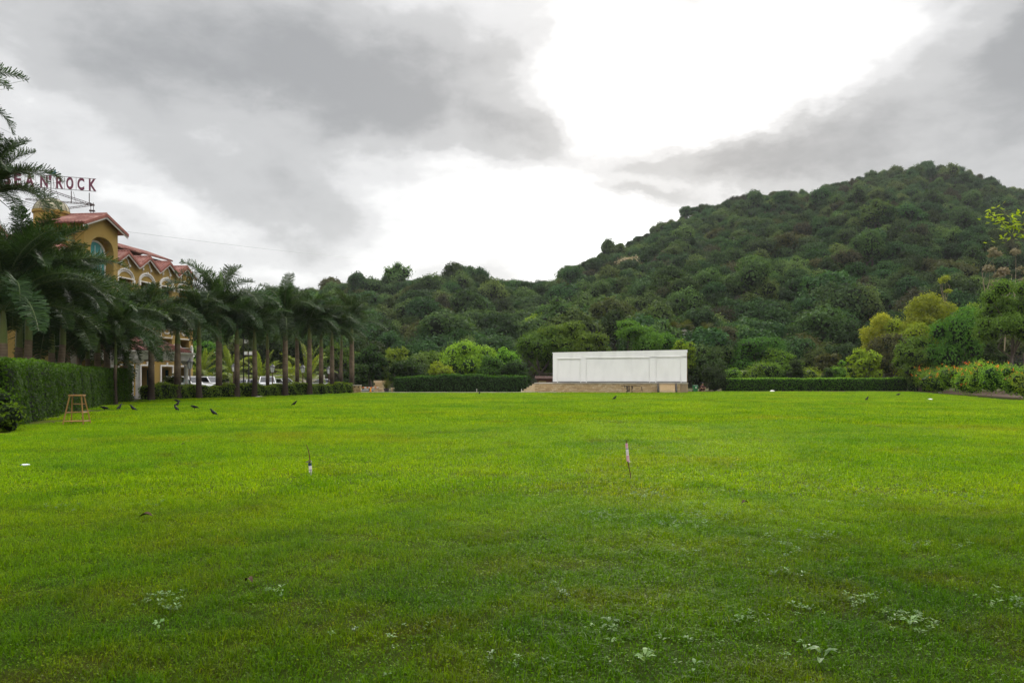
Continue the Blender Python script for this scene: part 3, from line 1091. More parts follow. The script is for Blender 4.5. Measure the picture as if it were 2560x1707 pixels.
# ------------------------------------------------------------------ royal palms
def frond(rng, L, el0, droop, mat_ix=0, pairs=84, ll=.98, wd=.036, sweep=.0):
    """a feather leaf growing along +x; el0 start elevation, droop = how far it bends down (radians)"""
    g = Geo()
    k = 12
    s_ = np.linspace(0, 1, k)
    ang = el0 - droop * s_ ** 1.35
    st = L / (k - 1)
    x = np.concatenate([[0], np.cumsum(np.cos(ang[:-1]) * st)])
    z = np.concatenate([[0], np.cumsum(np.sin(ang[:-1]) * st)])
    yb = sweep * s_ ** 2 * L * .25
    sp = np.stack([x, yb, z], -1)
    g.tube(sp, np.linspace(.045, .008, k), 4, 1)
    t = np.linspace(.10, .995, pairs)
    P0 = np.stack([np.interp(t, s_, sp[:, q]) for q in range(3)], -1)
    an = np.interp(t, s_, ang)
    T = np.stack([np.cos(an), np.zeros(pairs), np.sin(an)], -1)
    N = np.stack([-np.sin(an), np.zeros(pairs), np.cos(an)], -1)
    ln = ll * (.55 + .45 * np.sin(np.pi * np.clip(t * .95 + .05, 0, 1)) ** .6) * np.where(t > .85, 1 - (t - .85) * 2.4, 1)
    for sd_ in (-1, 1):
        for lay in (0.15, .75):      # plumose: two planes of leaflets
            j = rng.normal(size=pairs)
            B = np.stack([np.zeros(pairs), np.full(pairs, sd_), np.zeros(pairs)], -1)
            d0 = B * np.cos(lay) + N * np.sin(lay) * (.7 + .5 * j[:, None]) + T * (.45 + .15 * rng.normal(size=(pairs, 1)))
            d0 /= np.linalg.norm(d0, axis=1, keepdims=True)
            l_ = ln * rng.uniform(.75, 1.1, pairs)
            g1 = P0 + d0 * (l_ * .5)[:, None]
            dn = d0 * .55 + np.array([0, 0, -1.0]) * rng.uniform(.7, 1.7, pairs)[:, None] + T * .30
            dn /= np.linalg.norm(dn, axis=1, keepdims=True)
            g2 = g1 + dn * (l_ * .55)[:, None]
            w = np.cross(d0, N)
            w = T * .85 + rng.normal(size=(pairs, 3)) * .25
            w /= np.linalg.norm(w, axis=1, keepdims=True)
            w *= wd / 2
            v = np.stack([P0 - w * .5, P0 + w * .5, g1 + w, g1 - w, g2], 1).reshape(-1, 3)
            i5 = np.arange(pairs)[:, None] * 5
            ti = rng.random(pairs)
            g.add(v, i5 + np.array([[0, 1, 2, 3]]), 0, ti)
            g.f.append((i5 + np.array([[3, 2, 4]]), 0, ti.astype(np.float32)))
    return g


RIB = mat('leaf rib', (.08, .11, .03), .5)
pr = np.random.default_rng(21)
FR = {'up': [], 'mid': [], 'low': [], 'hang': []}
for k in range(3):
    FR['up'].append(frond(pr, 3.2, R_(78), R_(60 + 20 * k), sweep=.4).mesh('frond', [L_PALM, RIB]))
    FR['mid'].append(frond(pr, 3.7, R_(52), R_(85 + 20 * k), sweep=.3).mesh('frond', [L_PALM, RIB]))
    FR['low'].append(frond(pr, 3.7, R_(22), R_(80 + 15 * k)).mesh('frond', [L_PALM, RIB]))
    FR['hang'].append(frond(pr, 3.3, R_(-8), R_(70 + 10 * k)).mesh('frond', [L_PALM, RIB]))
SPEAR = frond(pr, 2.3, R_(88), R_(12), pairs=40, ll=.35).mesh('young frond', [L_PALMLIGHT, RIB])


def palm_mats():
    m = mat_noise('palm trunk', (.20, .145, .095), (.125, .09, .062), 3.5, .9, .15, .0, c3=(.10, .075, .055), s3=1.3)
    t = m.node_tree
    b = t.nodes['Principled BSDF']
    src = b.inputs['Base Color'].links[0].from_socket
    c = nd('ShaderNodeTexCoord', t)
    sp = nd('ShaderNodeSeparateXYZ', t)
    lk(c.outputs['Object'], sp.inputs[0], t)
    # damp algae stain on the lower trunk, its edge wandering
    n = nd('ShaderNodeTexNoise', t)
    n.inputs['Scale'].default_value = 2.0
    lk(c.outputs['Object'], n.inputs['Vector'], t)
    h = mth('ADD', sp.outputs[2], mth('MULTIPLY', n.outputs['Fac'], 1.2, t), t)
    r = nd('ShaderNodeMapRange', t)
    r.inputs['From Min'].default_value = 1.9
    r.inputs['From Max'].default_value = 3.0
    lk(h, r.inputs['Value'], t)
    x = nd('ShaderNodeMix', t, data_type='RGBA')
    lk(r.outputs[0], x.inputs[0], t)
    x.inputs[6].default_value = (.040, .028, .020, 1)
    lk(src, x.inputs[7], t)
    # leaf-scar rings
    w = mth('SINE', mth('MULTIPLY', sp.outputs[2], 42.0, t), None, t)
    k = nd('ShaderNodeMapRange', t)
    k.inputs['From Min'].default_value = .75
    k.inputs['From Max'].default_value = 1.0
    k.inputs['To Min'].default_value = 1.0
    k.inputs['To Max'].default_value = 1.45
    lk(w, k.inputs['Value'], t)
    y = nd('ShaderNodeVectorMath', t, operation='SCALE')
    lk(x.outputs[2], y.inputs[0], t)
    lk(k.outputs[0], y.inputs['Scale'], t)
    lk(y.outputs[0], b.inputs['Base Color'], t)
    return m


PTRUNK = palm_mats()
SHAFT = mat_noise('crownshaft', (.075, .120, .018), (.13, .15, .024), 2.0, .45, .4, zs=.3, c3=(.14, .10, .03), s3=1.5)


def royal_palm(px, d, y_trans, y_shaft, r, label, group, seed, nf=17, scale=1.0, lean=0.0):
    rng = np.random.default_rng(seed)
    b = at(px, HZ, d)
    zt = EYE + (HZ - y_trans) / F * d
    zs = EYE + (HZ - y_shaft) / F * d
    t = empty('royal_palm', label, 'palm tree', (b.x, d, 0), 0, group)
    g = Geo()
    zz = np.linspace(-.1, zt, 14)
    u = zz / zt
    rad = r * (1 + .45 * np.exp(-np.clip(zz, 0, None) * 2.2) + .10 * np.sin(np.pi * np.clip(u, 0, 1)) - .12 * np.clip(u, 0, 1))
    wob = rng.normal(size=2) * .05
    g.tube(np.stack([wob[0] * np.sin(u * 3), wob[1] * np.sin(u * 3), zz], -1), rad, 14, 0)
    part('trunk', g, PTRUNK, t, True)
    g = Geo()
    c0 = np.array([wob[0] * math.sin(3), wob[1] * math.sin(3), 0])
    zz = np.linspace(zt - .03, zs + .25, 8)
    u = (zz - zt) / (zs - zt)
    g.tube(np.stack([c0[0] + 0 * zz, c0[1] + 0 * zz, zz], -1), r * (.80 + .16 * np.sin(np.pi * np.clip(u * .8 + .15, 0, 1)) - .38 * np.clip(u, 0, 1.2)), 12)
    part('crownshaft', g, SHAFT, t, True)
    a0 = rng.random() * 6.28
    for k in range(nf):
        q = k / nf
        kind = 'up' if q < .38 else 'mid' if q < .72 else 'low' if q < .95 else 'hang'
        o = link('frond', FR[kind][rng.integers(3)], t, (c0[0], c0[1], zs + .25 - .35 * q))
        o.rotation_euler = (rng.normal() * .12, rng.normal() * .1, a0 + k * 2.399 + rng.normal() * .2)
        f = scale * rng.uniform(.85, 1.12)
        o.scale = (f, f, f)
    o = link('young_frond', SPEAR, t, (c0[0], c0[1], zs + .2))
    o.rotation_euler = (rng.normal() * .1, rng.normal() * .1, rng.random() * 6)
    o.scale = (scale,) * 3
    return t


def row_y(px):
    return 44.78 / (.356 - (px - 1280) / F)


ORD = ['first', 'second', 'third', 'fourth', 'fifth', 'sixth', 'seventh', 'eighth', 'ninth', 'tenth', 'eleventh', 'twelfth', 'thirteenth', 'fourteenth']
ROWP = [  # px, extra distance, trunk top, shaft top, radius
    (879, 1.6, 852, 812, .24), (854, 3.5, 874, 838, .16), (830, 1.6, 865, 832, .21), (803, 1.2, 868, 828, .20), (774, .2, 849, 804, .22), (742, 2.5, 852, 815, .18),
    (713, -.2, 843, 800, .22), (669, 2.2, 874, 822, .15), (636, -.3, 874, 828, .19), (592, .3, 860, 816, .20), (547, 1.2, 819, 788, .235), (498, -.4, 863, 800, .19),
    (444, .6, 860, 826, .225), (378, -.4, 862, 806, .20)]
notes = ['at the gate end', 'thin trunk set back', 'with a pale grey trunk', 'set close behind the low hedge', 'with a stout trunk', 'partly hidden by its neighbour',
         'with a thick brown trunk', 'with a slim trunk', 'standing in front of the hedge', 'by the floodlight pole', 'the tallest of the row', 'trunk reaching the lawn',
         'beside the black lantern and the hotel corner', 'at the gap beside the tall hedge']
for i, (px, dx, yt, ys, r) in enumerate(ROWP):
    royal_palm(px, row_y(px) + dx, yt, ys, r, '%s royal palm from the stone gate block, %s' % (ORD[i], notes[i]), 'royal palms along the lawn edge', 500 + i,
               17, {10: 1.45, 6: 1.25, 4: 1.15, 0: 1.18, 11: .95, 2: 1.12, 12: 1.0}.get(i, 1.05) - (.18 if r < .17 else 0))
HEDGEP = [(8, 37, 858, 775, .20), (49, 41, 868, 782, .20), (96, 45, 868, 804, .20), (130, 44, 882, 806, .18), (196, 52, 886, 836, .14), (219, 50, 898, 842, .16), (244, 49, 882, 834, .20),
          (266, 52, 872, 838, .20), (289, 47, 912, 850, .10), (316, 53, 890, 846, .20), (24, 60, 884, 838, .17), (170, 58, 880, 830, .18)]
notes = ['trunk beside the hedge end at the left edge', 'stout ringed trunk', 'close to the third', 'smooth green shaft', 'dark and half hidden', 'slim', 'thick grey ringed trunk', 'reddish shaft', 'slender young green stem', 'nearest the far end of the tall hedge',
         'far back and thin', 'far back behind drooping fronds']
for i, (px, d, yt, ys, r) in enumerate(HEDGEP):
    royal_palm(px, d, yt, ys, r, '%s royal palm behind the tall hedge, %s' % (ORD[i], notes[i]), 'royal palms behind the tall hedge', 540 + i, 23, (1.42 if i < 4 else 1.2) - (.35 if r < .15 else 0))
royal_palm(72, 39, 850, 716, .19, 'royal palm behind the tall hedge whose fronds rise before the dome', 'royal palms behind the tall hedge', 570, 24, 1.25)
royal_palm(158, 43, 862, 742, .18, 'royal palm behind the tall hedge whose fronds cross the tower wall', 'royal palms behind the tall hedge', 571, 24, 1.15)
royal_palm(-22, 40, 640, 480, .24, 'tall royal palm rising past the left edge of the sign, only fronds in view', 'royal palms behind the tall hedge', 560, 27, 1.0)
royal_palm(-150, 36, 420, 250, .24, 'tallest royal palm, only its frond tips enter at the upper left edge', 'royal palms behind the tall hedge', 561, 20, 1.0)

# young coconut palms, yellow green, in the car park
CF = [frond(pr, 3.4, R_(a), R_(b), pairs=48, ll=.6, wd=.06).mesh('frond', [L_COCO, RIB]) for a, b in ((82, 35), (66, 60), (45, 75), (25, 80))]
for i, (px, d, zb, s, lab) in enumerate([(655, 86, 1.2, 1.0, 'young coconut palm with light green fronds left of the lantern'), (768, 90, 1.3, 1.25, 'young coconut palm with upright yellow fronds behind the palm row'),
                                         (578, 88, 1.6, 1.1, 'yellowing coconut palm behind the floodlight pole'), (725, 92, 1.0, .9, 'small yellow coconut palm between two royal palm trunks'),
                                         (505, 84, 1.8, 1.0, 'yellowish coconut palm behind the parked cars near the hotel')]):
    rng = np.random.default_rng(600 + i)
    b = at(px, HZ, d)
    t = empty('coconut_palm', lab, 'palm tree', (b.x, d, 0), 0, 'young coconut palms in the car park')
    g = Geo()
    g.tube([(0, 0, -.1), (.05, 0, zb * .6), (0, 0, zb + .2)], [.22, .17, .14], 8)
    part('trunk', g, BARK, t, True)
    for k in range(13):
        o = link('frond', CF[min(3, k // 3)], t, (0, 0, zb))
        o.rotation_euler = (rng.normal() * .1, rng.normal() * .1, k * 2.4 + rng.normal() * .2)
        f = s * rng.uniform(.85, 1.1)
        o.scale = (f, f, f)


# ------------------------------------------------------------------ hedges and shrubs
def hedge(name, path, width, height, label, seed, m=L_HEDGE, leaf=.09, dens=230, lump=.10, mtop=None, group=None, z0=0.0):
    """clipped hedge along a ground path: uneven dense body, leaves on top and sides"""
    rng = np.random.default_rng(seed)
    path = np.array(path, float)
    seg = np.linalg.norm(np.diff(path, axis=0), axis=1)
    cum = np.concatenate([[0], np.cumsum(seg)])
    L = cum[-1]
    hs = height if hasattr(height, '__len__') else [height, height]

    def pos(s_):
        return np.stack([np.interp(s_, cum, path[:, 0]), np.interp(s_, cum, path[:, 1])], -1)

    def frame(s_):
        a = pos(np.clip(s_ - .3, 0, L))
        b = pos(np.clip(s_ + .3, 0, L))
        t = (b - a) / np.linalg.norm(b - a, axis=1, keepdims=True)
        return t, np.stack([t[:, 1], -t[:, 0]], -1)     # tangent, right-hand normal

    ph = rng.random(6) * 6

    def hgt(s_):
        return np.interp(s_ / L, np.linspace(0, 1, len(hs)), hs) * (1 + lump * .5 * (np.sin(s_ * 1.9 + ph[0]) * .5 + np.sin(s_ * .8 + ph[1]) * .6 + np.sin(s_ * 4.7 + ph[2]) * .3))

    def half(s_, z):
        return width / 2 * (1 + lump * (np.sin(s_ * 2.3 + ph[3] + z * 1.5) * .5 + np.sin(s_ * 5.1 + z * 3 + ph[4]) * .4))
    g = Geo()
    ns = max(6, int(L / .45))
    s_ = np.linspace(0, L, ns)
    p = pos(s_)
    t, nn = frame(s_)
    h = hgt(s_)
    prof = [(-.72, .0), (-.80, .3), (-.80, .75), (-.62, .92), (0, .95), (.62, .92), (.80, .75), (.80, .3), (.72, .0)]
    V = []
    for (u, v) in prof:
        hw = half(s_, v * h)
        V.append(np.concatenate([p + nn * (u * hw)[:, None], (z0 + v * h)[:, None]], 1))
    V = np.stack(V, 1)
    k = len(prof)
    ii = np.arange(ns - 1)[:, None] * k + np.arange(k - 1)[None]
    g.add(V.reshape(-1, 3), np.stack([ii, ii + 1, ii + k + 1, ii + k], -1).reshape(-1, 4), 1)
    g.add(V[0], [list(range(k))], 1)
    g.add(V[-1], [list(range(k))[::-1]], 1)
    # leaves: sides, top, ends
    area_side = L * np.mean(hs)
    for side in (-1, 1):
        n = int(area_side * dens)
        q = rng.random(n) * L
        v = rng.random(n) ** .9
        pp, (tt, n2) = pos(q), frame(q)
        hh = hgt(q)
        hw = half(q, v * hh) * (1 - .22 * np.clip((v - .8) / .2, 0, 1) ** 2) * (.86 + .2 * rng.random(n))
        P3 = np.concatenate([pp + n2 * (side * hw)[:, None], (z0 + v * hh)[:, None]], 1)
        nr = np.concatenate([n2 * side, np.full((n, 1), .35)], 1) + rng.normal(size=(n, 3)) * .55
        lf = leaf * rng.uniform(.6, 1.3, n)
        g.leaves(P3, nr, lf, lf * .62, rng, 0, None, .2)
    n = int(L * width * dens)
    q = rng.random(n) * L
    u = rng.uniform(-1, 1, n)
    pp, (tt, n2) = pos(q), frame(q)
    hh = hgt(q)
    P3 = np.concatenate([pp + n2 * (u * half(q, hh) * .9)[:, None], (z0 + hh * (.93 + .10 * rng.random(n) - .08 * u ** 4))[:, None]], 1)
    nr = np.array([0, 0, 1.0]) + rng.normal(size=(n, 3)) * .55
    lf = leaf * rng.uniform(.6, 1.4, n)
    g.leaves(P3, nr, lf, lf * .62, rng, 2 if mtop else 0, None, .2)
    for end, sg in ((0.0, -1), (L, 1)):
        n = int(width * np.mean(hs) * dens)
        q = np.full(n, end)
        pp, (tt, n2) = pos(q), frame(q)
        u = rng.uniform(-.9, .9, n)
        v = rng.random(n)
        P3 = np.concatenate([pp + n2 * (u * width / 2)[:, None] + tt * (sg * rng.uniform(0, .12, n))[:, None], (z0 + v * hgt(q))[:, None]], 1)
        nr = np.concatenate([tt * sg, np.full((n, 1), .3)], 1) + rng.normal(size=(n, 3)) * .5
        lf = leaf * rng.uniform(.6, 1.3, n)
        g.leaves(P3, nr, lf, lf * .62, rng)
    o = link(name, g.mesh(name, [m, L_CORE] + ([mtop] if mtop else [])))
    return tag(o, label, 'hedge', group)


# tall hedge on the left: its face towards the lawn runs from about (-16,25) to (-26.2,55)
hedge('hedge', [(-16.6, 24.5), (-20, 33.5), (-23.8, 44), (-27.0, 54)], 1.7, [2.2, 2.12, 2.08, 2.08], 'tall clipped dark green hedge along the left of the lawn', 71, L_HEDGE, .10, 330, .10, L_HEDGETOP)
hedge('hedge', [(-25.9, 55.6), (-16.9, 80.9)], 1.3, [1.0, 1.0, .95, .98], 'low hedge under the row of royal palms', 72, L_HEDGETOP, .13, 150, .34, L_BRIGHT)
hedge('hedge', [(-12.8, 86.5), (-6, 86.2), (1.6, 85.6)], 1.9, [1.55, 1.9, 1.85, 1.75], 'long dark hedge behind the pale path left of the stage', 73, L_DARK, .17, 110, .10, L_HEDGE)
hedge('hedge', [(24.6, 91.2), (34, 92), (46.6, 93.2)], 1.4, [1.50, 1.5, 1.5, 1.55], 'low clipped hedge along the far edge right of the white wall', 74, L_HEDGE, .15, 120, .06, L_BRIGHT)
hedge('hedge', [(46.8, 92.4), (49.8, 91.6)], 1.3, [1.25, 1.3], 'short pale green hedge piece at the corner of the flower bed', 75, L_MID, .15, 120, .1)


def shrub(px, py_base, d, w, h, m, label, seed, group, name='shrub', flowers=0, leaf=None, z0=0.0, nl=9):
    rng = np.random.default_rng(seed)
    b = at(px, HZ, d)
    leaf = leaf or (.05 + d * .0014)
    n = int(min(12000, 9.5 * (w * w * .8 + w * h) / leaf ** 2 * .35))
    cg, c = crown(rng, w / 2, h, nl + 4, n, leaf, 'round', True, .5, .6, -.95)
    t = empty(name, label, 'shrub', (b.x, d, z0 - .05), 0, group)
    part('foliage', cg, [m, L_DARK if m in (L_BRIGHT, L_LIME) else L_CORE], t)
    if flowers:
        f = Geo()
        k = rng.choice(nl + 4, flowers)
        dd = rng.normal(size=(flowers, 3))
        dd[:, 2] = np.abs(dd[:, 2]) + .1
        dd[:, 1] -= .5
        dd /= np.linalg.norm(dd, axis=1, keepdims=True)
        P3 = c[k] + dd * (w * .29)
        for _ in range(5):
            f.leaves(P3 + rng.normal(size=P3.shape) * .06, dd + rng.normal(size=dd.shape) * .6, .095, .07, rng)
        part('blossom', f, PETAL, t)
    return t


SB = 'shrubs beyond the right hedge'
for i, (px, d, w, h, m, lab) in enumerate([
        (1788, 90.5, 3.6, 2.3, L_DARK, 'dark leafy shrub beside the green bin right of the stage'),
        (1885, 98, 3.4, 3.0, L_BRIGHT, 'bright green shrub behind the left part of the right hedge'),
        (1930, 97, 3.2, 2.7, L_MID, 'rounded green shrub next to the dark one behind the hedge'),
        (1987, 96, 2.3, 3.5, L_DARK, 'dark upright rounded shrub standing out above the right hedge'),
        (2068, 96, 1.7, 2.9, L_DARK, 'small dark shrub above the middle of the right hedge'),
        (2096, 98, 1.8, 3.9, L_BRIGHT, 'narrow bright green sapling behind the right hedge'),
        (2130, 99, 2.2, 3.0, L_LIME, 'pale lime shrub behind the right hedge'),
        (1835, 101, 3.2, 2.4, L_BRIGHT, 'yellowish low shrub right of the white wall'),
        (2030, 103, 4.0, 2.0, L_LIME, 'low lime green scrub between the dark shrubs behind the hedge')]):
    shrub(px, 0, d, w * 1.2, h * 1.22, m, lab, 700 + i, SB)
FB = 'orange-flowered shrubs in the right-hand bed'
for i, (px, d, w, h, fl, lab) in enumerate([
        (2312, 86.3, 3.7, 2.9, 46, 'orange-flowered shrub at the far left end of the bed'), (2352, 79.5, 3.5, 2.8, 40, 'orange-flowered shrub second from the far end of the bed'),
        (2392, 74, 3.3, 2.8, 60, 'shrub with the densest orange flowers low on its front'), (2432, 69, 3.4, 3.0, 50, 'shrub with yellow-orange flowers in the middle of the bed'),
        (2470, 64.8, 3.5, 2.9, 60, 'tall orange-flowered shrub below the netting fence'), (2508, 61.2, 3.3, 2.8, 50, 'orange-flowered shrub under the big right tree'),
        (2545, 58, 3.3, 2.6, 36, 'sparsely flowered shrub at the right edge'), (2590, 54.6, 3.3, 2.5, 20, 'shrub cut off by the right edge')]):
    shrub(px, 0, d, w, h, L_BRIGHT, lab, 730 + i, FB, 'flowering_shrub', int(fl * .75))
LB = 'low bushes at the near end of the tall hedge'
shrub(16, 0, 23.0, 1.1, .85, L_HEDGE, 'low dark bush in front of the hedge end at the left edge', 760, LB, leaf=.10)
shrub(-22, 0, 23.4, 1.4, 1.3, L_HEDGE, 'dark bush half outside the left edge', 761, LB, leaf=.10)
shrub(368, 0, 57.5, 1.1, .9, L_OLIVE, 'small thin shrub in the gap between the two hedges', 763, LB)

# ------------------------------------------------------------------ hotel
HN = Vector((.9929, -.1191))          # out of the facade
HD = Vector((.1191, .9929))           # along it, away from the camera
HO = Vector((-33.56, 65.2))
HRZ = math.atan2(-.1191, .9929)
hotel = empty('hotel', 'ochre yellow hotel with red tiled gables, white arches and a dome behind the palms', 'hotel', (HO.x, HO.y, 0), HRZ)


def hloc(x, y):
    d = Vector((x, y)) - HO
    return d.dot(HN), d.dot(HD)


def tri_prism(g, u0, u1, zb, za, v0, v1, m=0):
    um = (u0 + u1) / 2
    v = [(v0, u0, zb), (v0, u1, zb), (v0, um, za), (v1, u0, zb), (v1, u1, zb), (v1, um, za)]
    g.add(v, [(0, 1, 2), (5, 4, 3)], m)
    g.add(v, [(0, 3, 4, 1), (1, 4, 5, 2), (2, 5, 3, 0)], m)


BAYS = [2.3, 5.5, 8.7, 11.8]
OPEN = [(0.0, 2.5), (3.85, 5.2), (6.75, 8.3), (8.85, 10.1)]
OW = .95
UEND, ZE, ZA = 13.45, 11.4, 12.35
g = Geo()
edges = [.02]
for c in BAYS:
    edges += [c - OW, c + OW]
edges.append(UEND)
for k in range(0, len(edges), 2):
    g.b2(-.35, 0, edges[k], edges[k + 1], -.1, ZE)
for c in BAYS:
    for z0, z1 in ((2.5, 3.85), (5.2, 6.75), (8.3, 8.85), (10.1, ZE)):
        g.b2(-.347, -.003, c - OW, c + OW, z0, z1)
    tri_prism(g, c - 1.58, c + 1.58, ZE, ZA - .06, -.3, -.004)
g.b2(-1.9, -1.5, .02, UEND, -.1, ZE)            # back of the balconies
g.b2(-7, -1.9, UEND - .4, UEND, -.1, ZE)
g.b2(-1.5, -.35, UEND - .3, UEND - .003, -.1, ZE)
for z in (3.3, 6.3, 8.55, 11.2):
    g.b2(-1.5, -.352, .03, UEND - .31, z - .1, z + .1)
# left wing and its gables
LB0 = -16.0
g.b2(-.4, 0, LB0, -4.3, -.1, 10.7)
for c in (-5.9, -9.0, -12.1, -15.2):
    tri_prism(g, c - 1.55, c + 1.55, 10.7, 11.65, -.3, -.004)
# tower with its niche
T0, T1, TV = -4.2, 0.0, .85
NI0, NI1, NZ, NT = -3.45, -.55, 11.9, 12.85
g.b2(TV - .8, TV, T0, NI0, -.1, 13.75)
g.b2(TV - .8, TV, NI1, T1, -.1, 13.75)
g.b2(TV - .8, TV - .002, NI0, NI1, -.1, 7.6)
k = 16
uu = np.linspace(NI0, NI1, k)
zz = NZ + (NT - NZ) * np.sqrt(np.clip(1 - ((uu - (NI0 + NI1) / 2) / ((NI1 - NI0) / 2)) ** 2, 0, 1))
fr_, bk = [(TV, u, z) for u, z in zip(uu, zz)], [(TV - .7, u, z) for u, z in zip(uu, zz)]
tp = [(TV, u, 13.75) for u in uu]
ix = np.arange(k - 1)
g.add(fr_ + tp, np.stack([ix, ix + 1, ix + 1 + k, ix + k], -1))
g.add(fr_ + bk, np.stack([ix, ix + k, ix + 1 + k, ix + 1], -1))
g.b2(TV - .8, TV - .7, NI0, NI1, 7.6, 13.75)
tri_prism(g, T0, T1, 13.75, 14.52, TV - .5, TV - .003)
g.b2(-2.6, TV - .8, T0 + .1, T0 + .4, -.1, 13.75)
g.b2(-2.6, TV - .8, T1 - .4, T1 - .1, -.1, 13.75)
g.b2(-2.6, -2.3, T0 + .402, T1 - .402, 10, 14.2)
g.b2(-7, -2.61, T0 - .5, T1, -.1, 11.9)
g.b2(TV - 1.4, TV - .9, T0 - .35, T0 + .1, 9, 13.75)       # pilaster on the tower's near side
part('wall', g, YELLOW, hotel)


def tiled_slope(g, a, b, c, d, n, m=0):
    """sloping tiled sheet a-b (eave) to d-c (ridge) with raised tile rows running up the slope"""
    a, b, c, d = [np.array(q, float) for q in (a, b, c, d)]
    nr = np.cross(b - a, d - a)
    nr /= np.linalg.norm(nr)
    if nr[2] < 0:
        nr = -nr
    t = nr * .10
    g.add([a, b, c, d, a + t, b + t, c + t, d + t], [(3, 2, 1, 0), (4, 5, 6, 7), (0, 1, 5, 4), (1, 2, 6, 5), (2, 3, 7, 6), (3, 0, 4, 7)], m)
    for q in (np.arange(n) + .5) / n:
        p0, p1 = a + (b - a) * q + t, d + (c - d) * q + t
        g.tube([p0, p1], .065, 6, m, cap=False)


def gable_roof(u0, u1, zb, za, vf, vb, ov, n):
    um = (u0 + u1) / 2
    g = Geo()
    sl = (za - zb) / (um - u0)
    ua, ub, ze = u0 - ov, u1 + ov, zb - ov * sl
    tiled_slope(g, (vb, ua, ze), (vf, ua, ze), (vf, um, za), (vb, um, za), n)
    tiled_slope(g, (vf, ub, ze), (vb, ub, ze), (vb, um, za), (vf, um, za), n)
    g.tube([(vf, um, za + .1), (vb, um, za + .1)], .12, 8)
    r = part('gable_roof', g, TILE, hotel)
    e_ = Geo()
    for (p, q) in (((ua, ze), (um, za)), ((ub, ze), (um, za))):
        pts = [(vf + .02, p[0], p[1] - .02), (vf + .02, q[0], q[1] - .02)]
        a = np.array(pts[0])
        b = np.array(pts[1])
        e_.add([a + [0, 0, -.12], b + [0, 0, -.12], b + [0, 0, .13], a + [0, 0, .13], a + [.07, 0, -.12], b + [.07, 0, -.12], b + [.07, 0, .13], a + [.07, 0, .13]],
               [(0, 1, 2, 3), (7, 6, 5, 4), (4, 5, 1, 0), (3, 2, 6, 7), (0, 3, 7, 4), (1, 5, 6, 2)])
    part('bargeboard', e_, TILEEDGE, r)
    w = Geo()
    for (p, q) in (((ua, ze), (um, za)), ((ub, ze), (um, za))):
        a = np.array((vf - .05, p[0], p[1] - .16))
        b = np.array((vf - .05, q[0], q[1] - .16))
        w.add([a + [0, 0, -.12], b + [0, 0, -.12], b + [0, 0, .02], a + [0, 0, .02], a + [.06, 0, -.12], b + [.06, 0, -.12], b + [.06, 0, .02], a + [.06, 0, .02]],
              [(0, 1, 2, 3), (7, 6, 5, 4), (4, 5, 1, 0), (3, 2, 6, 7), (0, 3, 7, 4), (1, 5, 6, 2)])
    part('eave_trim', w, WHITETRIM, r)


for c in BAYS:
    gable_roof(c - 1.56, c + 1.56, ZE, ZA, .35, -3.0, .02, 12)
for c in (-5.9, -9.0, -12.1, -15.2):
    gable_roof(c - 1.5, c + 1.5, 10.7, 11.68, .35, -3.0, .03, 12)
gable_roof(T0, T1, 13.75, 14.6, TV + .45, -2.7, .7, 14)


def arc(cu, cz, a, b, n=14, t0=0.0, t1=math.pi):
    return [(cu - a * math.cos(t), cz + b * math.sin(t)) for t in np.linspace(t0, t1, n)]


def strip(g, pts, v, w, m=0):
    g.tube([(v, u, z) for u, z in pts], w, 6, m)


